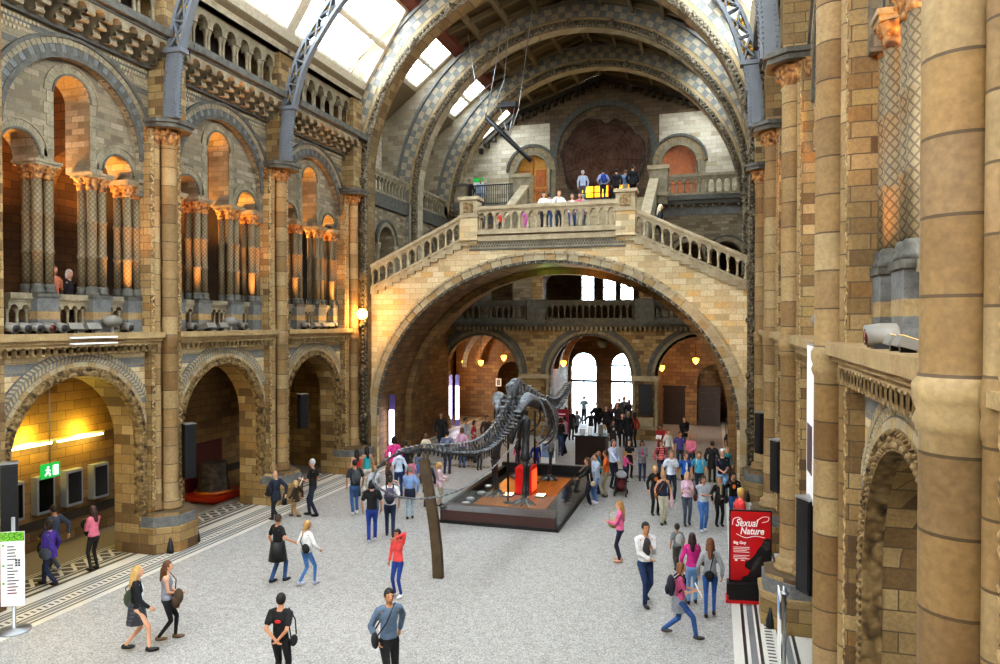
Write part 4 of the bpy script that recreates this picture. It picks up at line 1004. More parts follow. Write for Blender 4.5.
# ---- three great round arches
def great_arch(Y,lab,zfoot,zdia):
    r=empty('great_stone_arch',(CX,Y,zfoot),lab,'arch','great round arches across the hall'); F=FY(Y); R0=7.45; zc=11.9; n=48
    m=MB(); th=.75
    pts=[(R0*cos(pi*i/n),zc+R0*sin(pi*i/n)) for i in range(n+1)]
    for i in range(n):
        (u0,v0),(u1,v1)=pts[i],pts[i+1]
        t0,t1=zroof(u0,True),zroof(u1,True)
        m.prism([(u0,v0),(u1,v1),(u1,t1),(u0,t0)],F,0,th,0)
    for s in (-1,1): m.prism([(s*7.45,zfoot),(s*9.4,zfoot),(s*9.4,zroof(9.4,True)),(s*7.45,zroof(7.45,True))],F,0,th,0)
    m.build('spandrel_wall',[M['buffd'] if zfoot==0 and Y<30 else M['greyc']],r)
    m=MB(); 
    m.ring(F,0,zc,7.84,8.44,0,pi,-.04,.02,60,(1,))
    for (ra,rb,ph) in ((7.88,8.12,0),(8.15,8.4,.5)):
        nb=40
        for i in range(nb):
            a0=pi*(i+ph+.05)/(nb+.5); m.ring(F,0,zc,ra,rb,a0,a0+pi/(nb+.5)*.52,-.055,-.03,1,(0,))
    m.ring(F,0,zc,8.44,8.56,0,pi,-.12,.02,58,(1,)); m.ring(F,0,zc,7.7,7.84,0,pi,-.06,.02,58,(2,))
    for s in (-1,1):
        m.box(s*7.84,s*8.44,zdia,zc,-.04,.02,1,F=F)
        z=zc-.3; k=0
        while z>zdia+.3:
            a,b=((7.88,8.12),(8.15,8.4))[k%2]; m.box(s*a,s*b,z-.33,z,-.055,-.03,0,F=F); z-=.34; k+=1
        m.box(s*8.44,s*8.56,zdia,zc,-.12,.02,1,F=F)
    m.build('two_tone_voussoirs',[M['archp'],M['archg'],M['buffp']],r)
    # carved rolls on the edge, continued to the foot
    m=MB()
    for rr,ww,q in ((7.5,-.02,.1),(7.66,-.03,.07)):
        path=[F(-rr,zfoot,ww),F(-rr,zc,ww)]+[F(-rr*cos(pi*i/60),zc+rr*sin(pi*i/60),ww) for i in range(1,60)]+[F(rr,zc,ww),F(rr,zfoot,ww)]
        m.tube(path,q,6)
    L=[]
    z=zfoot+.1
    while z<zc: L+= [(-7.58,z),(7.58,z)]; z+=.19
    for i in range(124): a=pi*(i+.5)/124; L.append((7.58*cos(a),zc+7.58*sin(a)))
    for u,v in L: m.ball(F(u,v,-.1),.075,5,4)
    m.build('carved_moulding',[M['carve_g']],r)
    def knob(u,v):
        k=MB(); k.ball(F(u,v,-.16),(.16,.12,.16),8,6); k.ball(F(u*.985,v+.1,-.22),(.1,.09,.12),6,5); k.ball(F(u*1.01,v-.1,-.2),(.1,.09,.1),6,5); k.build('carved_boss',[M['carve_g']],r)
    for i in range(1,12): a=pi*i/12; knob(7.55*cos(a),zc+7.55*sin(a))
    z=zc
    while z>zfoot+1:
        knob(-7.55,z); knob(7.55,z); z-=1.95
    return r
great_arch(26.9,'nearest great round arch of pale and blue-grey blocks, in front of the bridge',0,9.6)
great_arch(32.1,'middle great round arch of pale and blue-grey blocks, behind the bridge',0,9.6)
great_arch(37.3,'farthest great round arch, in front of the giant tree slice',12.4,12.4)
# plinths at the feet of the great arch piers
m=MB()
for s in (-1,1): m.box(s*7.2,s*9.0,0,.6,26.75,27.7,0,F=lambda u,v,w:(CX+u,w,v)); m.box(s*7.28,s*9.0,.6,.9,26.8,27.7,1,F=lambda u,v,w:(CX+u,w,v))
struct('baseboard_arch',m,[M['buff'],M['bluegrey']])

# ---- the bridge with its staircases
def bridge():
    Y=27.3; F=FY(Y); D=4.7; a,zc,b=7.1,2.2,6.2; sl=.47; top=9.5
    tz=lambda u: top if abs(u)<3.1 else top-(abs(u)-3.1)*sl
    r=empty('stone_bridge',(CX,Y+D/2,0),'arched pale stone bridge with twin staircases spanning the hall','bridge')
    m=MB(); us=[a*-cos(pi*i/56) for i in range(57)]+[-3.1,3.1]; us=sorted(us)
    zz=lambda u: zc+b*math.sqrt(max(0,1-(u/a)**2))
    for w in (0,D):
        for i in range(len(us)-1):
            u0,u1=us[i],us[i+1]; m.quad(F(u0,zz(u0),w),F(u1,zz(u1),w),F(u1,tz(u1),w),F(u0,tz(u0),w),0)
        for s in (-1,1): m.quad(F(s*a,0,w),F(s*7.45,0,w),F(s*7.45,tz(7.45),w),F(s*a,tz(a),w),0)
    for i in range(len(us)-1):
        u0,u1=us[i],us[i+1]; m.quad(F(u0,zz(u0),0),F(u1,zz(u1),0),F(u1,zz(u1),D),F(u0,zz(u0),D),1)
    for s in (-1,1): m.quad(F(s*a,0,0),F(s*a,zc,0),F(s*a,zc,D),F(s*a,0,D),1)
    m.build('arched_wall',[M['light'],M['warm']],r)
    m=MB()
    def ering(e0,e1,w0,w1,n,mi,half=False):
        for i in range(n):
            p,q=pi*(i+.03)/n,pi*(i+.97)/n
            vs=[]
            for w in (w0,w1):
                for t,e in ((p,e0),(q,e0),(q,e1),(p,e1)): vs.append(F((a+e)*cos(t),zc+(b+e)*sin(t),w))
            m.add(vs,[(0,1,2,3),(7,6,5,4),(0,4,5,1),(1,5,6,2),(2,6,7,3),(3,7,4,0)],mi[i%len(mi)])
    ering(0,.1,-.02,.4,60,(1,)); ering(.1,.35,-.06,.05,52,(0,2,0)); ering(.35,.45,-.11,.05,60,(0,))
    for s in (-1,1):
        z=.0
        for k in range(5): m.box(s*(a+.1),s*(a+.34),k*.44+.01,k*.44+.43,-.06,.05,(0,2)[k%2],F=F)
    for k in range(60):
        t=pi*(k+.5)/60; m.ball(F((a+.03)*cos(t),zc+(b+.03)*sin(t),-.03),.06,5,4,1)
    m.build('arch_voussoirs',[M['palep'],M['dgrey'],M['buffp']],r)
    # second ring inside the vault
    m=MB(); w0=2.6
    for i in range(48):
        p,q=pi*i/48,pi*(i+1)/48; vs=[]
        for w in (w0,w0+.5):
            for t,e in ((p,-.28),(q,-.28),(q,.02),(p,.02)): vs.append(F((a+e)*cos(t),zc+(b+e)*sin(t),w))
        m.add(vs,[(0,1,2,3),(7,6,5,4),(0,4,5,1),(1,5,6,2),(2,6,7,3),(3,7,4,0)],0)
    for s in (-1,1): m.box(s*(a-.28),s*a,0,zc,w0,w0+.5,0,F=F)
    m.build('vault_rib',[M['dim']],r)
    # landing with frieze
    m=MB(); m.box(-3.1,3.1,9.42,9.62,0,D,0,F=F); m.box(-3.1,3.1,9.3,9.5,-.12,.1,0,F=F); m.box(-3.1,3.1,9.56,9.66,-.18,.1,0,F=F); m.box(-3.1,3.1,9.0,9.3,-.03,.1,2,F=F); m.box(-3.1,3.1,8.95,9.0,-.06,.1,1,F=F)
    n=56
    for k in range(n):
        for q in range(2):
            u=-3.05+6.1*(k+.5*q+.25)/n; m.box(u-.03,u+.03,9.07+q*.1,9.14+q*.1,-.05,-.02,1,F=F)
    m.build('landing',[M['palep'],M['dgrey'],M['greyp']],r)
    for s in (-1,1):
        for w in (-.12,):
            m=MB(); u=s*3.1
            m.box(u-.36,u+.36,9.35,10.25,-.16,.5,0,F=F); m.box(u-.42,u+.42,10.25,10.35,-.22,.55,1,F=F); m.box(u-.36,u+.36,10.35,10.95,-.16,.5,1,F=F); m.box(u-.43,u+.43,10.95,11.08,-.24,.57,1,F=F)
            for k in range(3): m.box(u-.36+.0*k,u+.36,9.05+.1*k,9.15+.1*k,-.02-.05*k,.4,2,F=F)
            m.box(u-.2,u+.2,10.45,10.85,-.2,-.1,3,F=F)
            m.build('newel_pedestal',[M['light'],M['palep'],M['buffp'],M['carve']],r)
    # steps
    for s in (-1,1):
        m=MB(); n=13
        for k in range(n):
            u0=3.1+4.35*k/n; u1=3.1+4.35*(k+1)/n; z=top-(u0-3.1)*sl
            m.box(s*u0,s*u1,z-.35,z-.04,-.1,D,0,F=F)
        m.build('flight_of_steps',[M['palep']],r)
    balustrade('x',FY(Y-.08),-2.74,2.74,9.66,16,None,None,h=1.02,parent=r)
    F2=lambda u,v,w:(CX-u,Y-.08+w,v); F1=lambda u,v,w:(CX+u,Y-.08+w,v)
    for G in (F1,F2): balustrade('x',G,3.46,7.42,9.34,12,None,None,h=1.0,slope=-sl,parent=r,t=.18)
    return r
bridge()

# ---- flight from the bridge up to the second floor
m=MB(); n=17
for k in range(n):
    y0=32.0+5.3*k/n; y1=32.0+5.3*(k+1)/n; z=9.62+2.78*(k+1)/n; m.box(-3.2,3.2,z-.3,z,y0,y1+.05,0,F=lambda u,v,w:(CX+u,w,v))
r=empty('upper_staircase',(CX,34.7,9.5),'stone staircase rising from the bridge to the tree slice floor','staircase')
m.build('flight_of_steps',[M['palep']],r)
for s in (-1,1):
    m=MB(); G=lambda u,v,w,s=s:(CX+s*(3.2+w),u,v)
    m.prism([(32.1,9.4),(37.2,12.1),(37.2,13.35),(32.1,10.65)],G,0,.3,0); m.prism([(32.05,10.65),(37.2,13.35),(37.2,13.47),(32.05,10.77)],G,-.08,.38,1)
    m.build('sloping_parapet',[M['greyp'],M['palep']],r)
    m=MB(); G=lambda u,v,w,s=s:(CX+s*u,w,v); m.box(3.1,4.0,12.0,13.75,36.9,37.8,0,F=G); m.box(3.02,4.08,13.75,13.95,36.82,37.88,1,F=G); m.box(3.04,4.06,12.4,12.6,36.84,37.86,1,F=G); m.build('newel_pedestal',[M['greyp'],M['palep']],r)

# ---- end of the hall: side walls, lower arcade, upper floor, back wall
w=MB()
for s,nm in ((-1,'left'),(1,'right')):
    w=MB(); F=FX(s,8.0); f=FX(s,0)
    w.wall(F,27.65,37.8,0,5.7,[],.9,0)
    w.wall(F,27.65,37.8,5.7,11.6,[(29.8,.8,6.2,9.6),(34.8,.8,6.2,9.6)],.9,1,14)
    w.box(27.65,37.8,11.2,11.8,7.85,11.8,2,F=f)
    w.box(27.65,42.3,11.8,16.9,9.3,9.6,3,F=f)
    w.box(27.65,37.8,5.7,11.5,11.5,11.8,4,F=f)
    w.box(27.65,37.8,5.7,5.8,8.0,11.8,2,F=f)
    o=struct('wall_%s_inner'%nm,w,[M['warm'],M['grey_buff'],M['dgrey'],M['cream'],M['dark']])
    a=MB()
    for yc in (29.8,34.8):
        a.ring(F,yc,9.6,.8,1.0,0,pi,-.08,.02,16,(0,)); a.ring(F,yc,9.6,1.0,1.12,0,pi,-.14,.02,16,(1,)); 
        for q in (-.9,.9): a.lathe(*f(yc+q,0,7.95)[:2],[(.13,6.2),(.09,6.4),(.09,9.2),(.16,9.5),(.16,9.6)],10)
        for k in range(2): a.lathe(*f(yc-.27+.54*k,0,8.3)[:2],[(.06,6.2),(.06,8.0),(.1,8.2),(.1,8.3)],8)
        a.box(yc-.8,yc+.8,8.3,8.45,8.2,8.5,0,F=f)
    a.build('window_arch_moulding',[M['greyp'],M['dgrey']],o)
    for ya,yb,tx in ((27.7,31.9,'first and second'),(32.9,37.1,'second and third')):
        if s==-1:
            balustrade('upper_side_balustrade',FX(s,7.9),ya,yb,11.8,12,'high side gallery parapet between the %s great arches, %s side'%(tx,nm),'high side gallery parapets',h=1.0,mat='greyp')

# lower arcade
w=MB(); F=FY(37.8)
w.wall(F,-8.9,8.9,0,5.9,[(-6.1,2.2,0,3.25),(0,2.2,0,3.25),(5.6,2.1,0,3.25)],.9,0,24)
w.wall(F,-8.9,8.9,5.9,12.2,[(-6.85,.72,6.2,9.4),(-5.0,.75,6.2,9.4),(0,2.6,6.2,8.2,.9),(5.0,.75,6.2,9.4),(6.85,.72,6.2,9.4)],.9,1,14)
o=struct('wall_arcade',w,[M['buffs'],M['grey_buff']])
m=MB()
for u in (-6.1,0,5.6):
    for r0,r1,w0,mm,gp,n in ((2.12,2.24,-.0,1,0,30),(2.24,2.44,-.07,0,.1,54),(2.42,2.52,-.1,1,0,36),(2.52,2.66,-.14,1,.0,36)):
        m.ring(F,u,3.25,r0,r1,0,pi,w0,.1,n,(mm,),gp)
m.build('arch_mouldings',[M['greyp'],M['dgrey']],o)
m=MB()
for u,q in ((-8.8,.56),(-3.05,.86),(2.85,.68),(8.2,.56)):
    m.box(u-q,u+q,3.05,3.3,-.2,1.05,0,F=F); m.box(u-q,u+q,0,.55,-.25,1.1,1,F=F); m.box(u-q+.04,u+q-.04,.55,.7,-.18,1.05,0,F=F)
    for e in (-1,1): m.lathe(*F(u+e*(q-.12),0,-.06)[:2],[(.14,.7),(.1,.85),(.09,2.8),(.16,3.02),(.16,3.05)],10,0)
m.build('impost_bands',[M['palep'],M['buff']],o)
m=MB()
m.box(-8,8,5.85,6.0,-.35,.2,0,F=F); m.box(-8,8,6.0,6.2,-.5,.2,0,F=F)
for k in range(60): u=-7.4+14.8*k/59; m.box(u-.06,u+.06,5.65,5.86,-.3,.05,1,F=F)
m.box(-7.45,7.45,11.5,11.9,-.06,.02,2,F=F); m.box(-7.45,7.45,12.0,12.2,-.4,.1,0,F=F); m.box(-7.45,7.45,12.2,12.42,-.6,.1,0,F=F)
for k in range(50): u=-7.4+14.8*k/49; m.box(u-.06,u+.06,11.9,12.05,-.3,.05,1,F=F)
m.build('cornices',[M['dgrey'],M['greyp'],M['bluegrey']],o)
m=MB()
for u in (-6.85,-5.0,5.0,6.85):
    m.ring(F,u,9.4,.75,.95,0,pi,-.08,.02,16,(0,)); m.ring(F,u,9.4,.95,1.05,0,pi,-.14,.02,16,(1,))
m.build('small_arch_mouldings',[M['greyp'],M['dgrey']],o)
for a,b,n,lab in ((-7.4,-3.4,12,'dim gallery balustrade under the bridge, left stretch'),(-2.3,2.3,14,'dim gallery balustrade under the bridge, middle stretch'),(3.4,7.4,12,'dim gallery balustrade under the bridge, right stretch')):
    balustrade('gallery_balustrade',FY(37.4),a,b,6.2,n,lab,'gallery balustrades under the bridge',h=1.05,mat='dgrey')
m=MB()
for u in (-2.85,2.85): m.box(u-.5,u+.5,6.2,7.3,-.45,-.05,0,F=F); m.box(u-.3,u+.3,7.3,11.5,-.2,.0,1,F=F)
m.build('balustrade_pedestals',[M['dgrey'],M['buffs']],o)

# first floor and vestibule behind the arcade
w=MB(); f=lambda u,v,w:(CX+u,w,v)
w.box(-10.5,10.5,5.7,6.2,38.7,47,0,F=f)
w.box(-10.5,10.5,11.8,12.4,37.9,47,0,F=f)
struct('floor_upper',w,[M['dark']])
w=MB(); F46=FY(46.2)
w.wall(F46,-10.5,10.5,0,5.7,[(-1.85,.85,0,3.3),(.75,.85,0,3.3)],.6,0,16)
w.wall(F46,-10.5,10.5,6.2,11.8,[(-1.6,.4,7.3,9.4,0),(-.2,.4,7.3,9.4,0),(.9,.4,7.3,9.4,0)],.6,1,4)
for s in (-1,1): w.box(s*10.2,s*10.6,0,11.8,38.7,46.8,0,F=f)
# side partitions of the vestibule with a blind arch
for c in (-6.4,5.9):
    w.wall(FY(44.0),c-3.4,c+3.1,0,5.7,[(c+.4,1.0,0,2.6)],.4,0,16)
for u in (-3.2,2.9): w.box(u-.35,u+.35,0,5.7,38.7,46.2,0,F=f)
w.box(-10.2,10.2,5.4,5.72,38.7,46.2,2,F=f)
for u in (-5.6,0,5.6):       # vault ribs
    for yy in (40.6,43.2): w.ring(FY(yy),u,3.4,2.3,2.6,0,pi,0,.3,20,(2,))
struct('wall_vestibule',w,[M['warm'],M['dim'],M['warm']])
# entrance doors: glazed, bright outside
for i,u in enumerate((-1.85,.75)):
    m=MB(); G=FY(46.3)
    m.wall(G,u-.85,u+.85,2.2,2.35,[],.1,0); m.box(u-.03,u+.03,0,3.3,0,.1,0,F=G); 
    for q in (-.84,.8): m.box(u+q,u+q+.05,0,3.3,0,.1,0,F=G)
    m.box(u-.85,u+.85,3.25,3.35,0,.1,0,F=G); m.ring(G,u,3.3,.78,.85,0,pi,0,.1,16)
    for k in range(1,4): a=pi*k/4; m.tube([G(u,3.3,.05),G(u+.8*cos(a),3.3+.8*sin(a),.05)],.02,5)
    o=struct('door_%d'%(i+1),m,[M['bmetal']])
    g=MB(); g.prism([(u-.84,0),(u+.84,0)]+[(u+.84*cos(pi*k/12),3.3+.84*sin(pi*k/12)) for k in range(13)],G,.04,.06); g.build('glass_pane',[M['glass']],o)
for u in (-1.6,-.2,.9):
    m=MB(); G=FY(46.4); m.box(u-.4,u+.4,8.3,8.36,0,.08,0,F=G); m.box(u-.02,u+.02,7.3,9.4,0,.08,0,F=G)
    o=struct('window_%d'%wn,m,[M['bmetal']]); wn+=1
    g=MB(); g.box(u-.4,u+.4,7.3,9.4,.03,.05,0,F=G); g.build('glass_pane',[M['glass']],o)
M['wood_dark']=plain('dark_wood_door','2e1c10',.5,0,.2)
for i,u in enumerate((2.0,4.0,6.0)):
    m=MB(); G=FY(43.95); m.box(u-.62,u+.62,0,2.2,0,.1,0,F=G); m.box(u-.7,u+.7,2.2,2.32,-.05,.1,0,F=G)
    for q in (-.3,.3):
        for z in (.25,1.2): m.box(u+q-.22,u+q+.22,z,z+.75,-.03,.02,0,F=G)
    if i>0: struct('door_%d'%(i+2),m,[M['wood_dark']])

# second floor and back wall
w=MB(); w.box(-11,11,12.2,12.41,37.9,42.6,0,F=f); struct('floor_second',w,[M['palep']])
w=MB(); FB=FY(42.3)
w.wall(FB,-10.9,10.9,12.4,18.0,[(-4.3,.95,12.4,15.2),(4.3,.95,12.4,15.2)],.6,0,18)
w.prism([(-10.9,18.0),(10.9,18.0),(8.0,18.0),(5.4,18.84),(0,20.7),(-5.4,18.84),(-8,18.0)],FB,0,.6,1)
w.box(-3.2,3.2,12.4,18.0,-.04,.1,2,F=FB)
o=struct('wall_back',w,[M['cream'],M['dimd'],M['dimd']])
m=MB()
for u in (-4.3,4.3):
    m.ring(FB,u,15.2,.95,1.2,0,pi,-.1,.05,28,(0,),.08); m.ring(FB,u,15.2,1.2,1.45,0,pi,-.06,.05,24,(1,0),.03); m.ring(FB,u,15.2,1.45,1.6,0,pi,-.14,.05,24,(2,))
    for s in (-1,1): m.box(u+s*.95,u+s*1.45,12.4,15.2,-.06,.05,0,F=FB); m.lathe(*FB(u+s*1.1,0,-.08)[:2],[(.1,12.4),(.07,12.7),(.07,14.9),(.12,15.15),(.12,15.2)],8)
m.ring(FB,0,16.0,2.75,3.1,0,pi,-.1,.05,28,(2,)); 
m.build('door_arch_mouldings',[M['greyp'],M['buffp'],M['dgrey']],o)
m=MB()
for s in (-1,1):
    for k in range(18): d=.35+.42*k; z=zroof(d,True)-.75; m.box(s*(d-.1),s*(d+.1),z,z+.3,-.3,0,0,F=FB)
    m.prism([(0,20.25),(s*5.4,18.4),(s*7.3,16.85),(s*7.3,17.05),(s*5.4,18.62),(0,20.47)],FB,-.35,0,0)
m.build('raking_cornice',[M['dark']],o)
M['wood_orange']=plain('varnished_orange_wood','b4611c',.4,0,.25,6); M['wood_gold']=plain('pale_gold_wood_panel','c8912e',.45,0,.2,5)
for i,u in enumerate((-4.3,4.3)):
    G=FY(42.6); m=MB(); mm='wood_gold' if i==0 else 'wood_orange'
    m.prism([(u-.95,12.4),(u+.95,12.4)]+[(u+.95*cos(pi*k/14),15.2+.95*sin(pi*k/14)) for k in range(15)],G,0,.1,0)
    for q in (-.48,.48): m.box(u+q-.3,u+q+.3,12.6,13.9,-.05,0,1,F=G); m.box(u+q-.3,u+q+.3,14.3,15.3,-.05,0,1,F=G)
    m.box(u-.95,u+.95,14.0,14.15,-.08,0,1,F=G); m.box(u-.04,u+.04,12.4,16.1,-.07,0,1,F=G)
    if i: 
        for q in (-.6,-.3,.3,.6): m.box(u+q-.02,u+q+.02,14.15,15.9,-.06,0,1,F=G)
    struct('door_%d'%(i+5),m,[M[mm],M['wood_orange']])
# second-floor balustrades
balustrade('stone_balustrade',FY(37.3),4.05,7.4,12.45,9,'stone balustrade on the second floor right of the tree slice','second floor balustrades',h=1.05,mat='greyp')
m=MB(); r=empty('stone_parapet',(CX-7.1,37.4,12.42),'solid stone parapet on the second floor at the far left','parapet')
m.box(-7.42,-6.75,12.42,13.5,-.6,-.2,0,F=F); m.box(-7.42,-6.7,13.5,13.65,-.68,-.12,1,F=F); m.box(-7.42,-6.7,12.42,12.65,-.66,-.15,1,F=F); m.build('wall_block',[M['greyp'],M['dgrey']],r)
r=empty('iron_railing',(CX-4.8,37.3,12.42),'black iron railing on the second floor left of the staircase','railing')
m=MB(); m.box(-6.7,-4.05,13.5,13.56,-.43,-.37,0,F=F); m.box(-6.7,-4.05,12.5,12.55,-.42,-.38,0,F=F); m.build('rail',[M['black']],r)
for k in range(26): m=MB(); u=-6.68+2.6*k/25; m.box(u-.015,u+.015,12.42,13.5,-.415,-.385,0,F=F); m.build('bar',[M['black']],r)

m=MB(); 
for sd,y1 in ((-1,5.65),(1,3.2)):
    f=FX(sd,0); m.box(-8,y1,0,15.4,8.3,9.2,0,F=f)
m.box(-17,4,-8.4,-8,0,15); struct('wall_rear',m,[M['buff']])

# ---- floor: speckled terrazzo with mosaic borders
def floor_mat():
    t=NT('speckled_terrazzo'); p=t.xyz(t.pos())
    a=t.noise(26,4); b=t.noise(5,3); v=t.n('ShaderNodeTexVoronoi',Scale=46.0); t.l(t.pos(),v.inputs['Vector'])
    c=t.ramp(v.outputs['Color'],[(.1,srgb('85837f')),(.35,srgb('a3a09b')),(.6,srgb('b1afab')),(.85,srgb('c3c1bd')),(.95,srgb('9c8f80'))])
    c=t.mix(.4,c,t.ramp(a,[(.35,srgb('9c9a97')),(.6,srgb('ffffff'))]),'MULTIPLY'); c=t.mix(.35,c,t.ramp(b,[(.3,srgb('b8b5b0')),(.7,srgb('ffffff'))]),'MULTIPLY')
    t.out(c,.55); t.b.inputs['Specular IOR Level'].default_value=.25; return t.mat
def border_mat(name):
    """mosaic border: bands measured from the hall axis, pattern along the hall"""
    t=NT(name); p=t.xyz(t.pos()); d=t.math('SUBTRACT',t.math('ABSOLUTE',t.math('ADD',p[0],-CX)),6.7)
    wh,bk,gy=srgb('d4d0c6'),srgb('2e2e2e'),srgb('77797a')
    cell=t.math('FRACT',t.math('MULTIPLY',p[1],4.0))
    zig=t.math('ABSOLUTE',t.math('SUBTRACT',cell,.5))
    def rng(a,b): return t.math('MULTIPLY',t.math('GREATER_THAN',d,a),t.math('LESS_THAN',d,b))
    c=wh
    for a,b,k in ((.18,.24,bk),(.3,.42,gy),(.46,.52,bk),(.52,.82,'key'),(.82,.88,bk),(.92,1.04,gy),(1.08,1.14,bk)):
        if k=='key':
            e=t.math('LESS_THAN',t.math('FRACT',t.math('MULTIPLY',p[1],7.0)),.42); e2=rng(.6,.74)
            kk=t.mix(t.math('MULTIPLY',e,e2),wh,bk); c=t.mix(rng(a,b),c,kk)
        else: c=t.mix(rng(a,b),c,k)
    # outer pattern between the piers: dark ground with pale interlace
    dd=t.math('DIVIDE',t.math('SUBTRACT',d,1.95),.55)
    tri=t.math('ABSOLUTE',t.math('SUBTRACT',t.math('FRACT',t.math('MULTIPLY',p[1],2.6)),.5))
    s1=t.math('LESS_THAN',t.math('ABSOLUTE',t.math('SUBTRACT',t.math('ABSOLUTE',t.math('SUBTRACT',dd,.5)),tri)),.13)
    pt=t.mix(s1,bk,wh)
    c=t.mix(rng(1.5,1.62),c,bk); c=t.mix(rng(1.75,1.85),c,bk); c=t.mix(rng(1.9,2.55),c,bk); c=t.mix(rng(1.95,2.5),c,pt); c=t.mix(rng(2.6,2.66),c,bk)
    n=t.noise(30,3); c=t.mix(.3,c,t.ramp(n,[(.3,srgb('909090')),(.7,srgb('ffffff'))]),'MULTIPLY')
    t.out(c,.4); return t.mat
M['terrazzo']=floor_mat(); M['border']=border_mat('mosaic_border')
M['alcovefloor']=stone('brown_speckled_floor','6e665c','948b7f',18,.45,.1)
f=lambda u,v,w:(CX+u,w,v)
m=MB(); m.box(-6.7,6.7,-.3,0,-8,46.8,0,F=f)
for s in (-1,1):
    m.box(s*6.7,s*9.4,-.3,0,-8,46.8,1,F=f); m.box(s*9.4,s*11.3,-.3,0,-8,46.8,2,F=f)
struct('floor',m,[M['terrazzo'],M['border'],M['alcovefloor']])
m=MB(); n=60
for k in range(n):      # cross border band behind the plinth
    u=-6.4+12.8*(k+.5)/n
    m.box(u-.07,u+.07,0,.006,28.6,28.82,1,F=f); 
m.box(-6.5,6.5,0,.004,28.5,28.9,0,F=f)
struct('trim_3',m,[M['dgrey'],M['palep']])
m=MB(); m.box(-40,40,-.4,-.3,47,90,0,F=f); struct('ground',m,[M['white']])
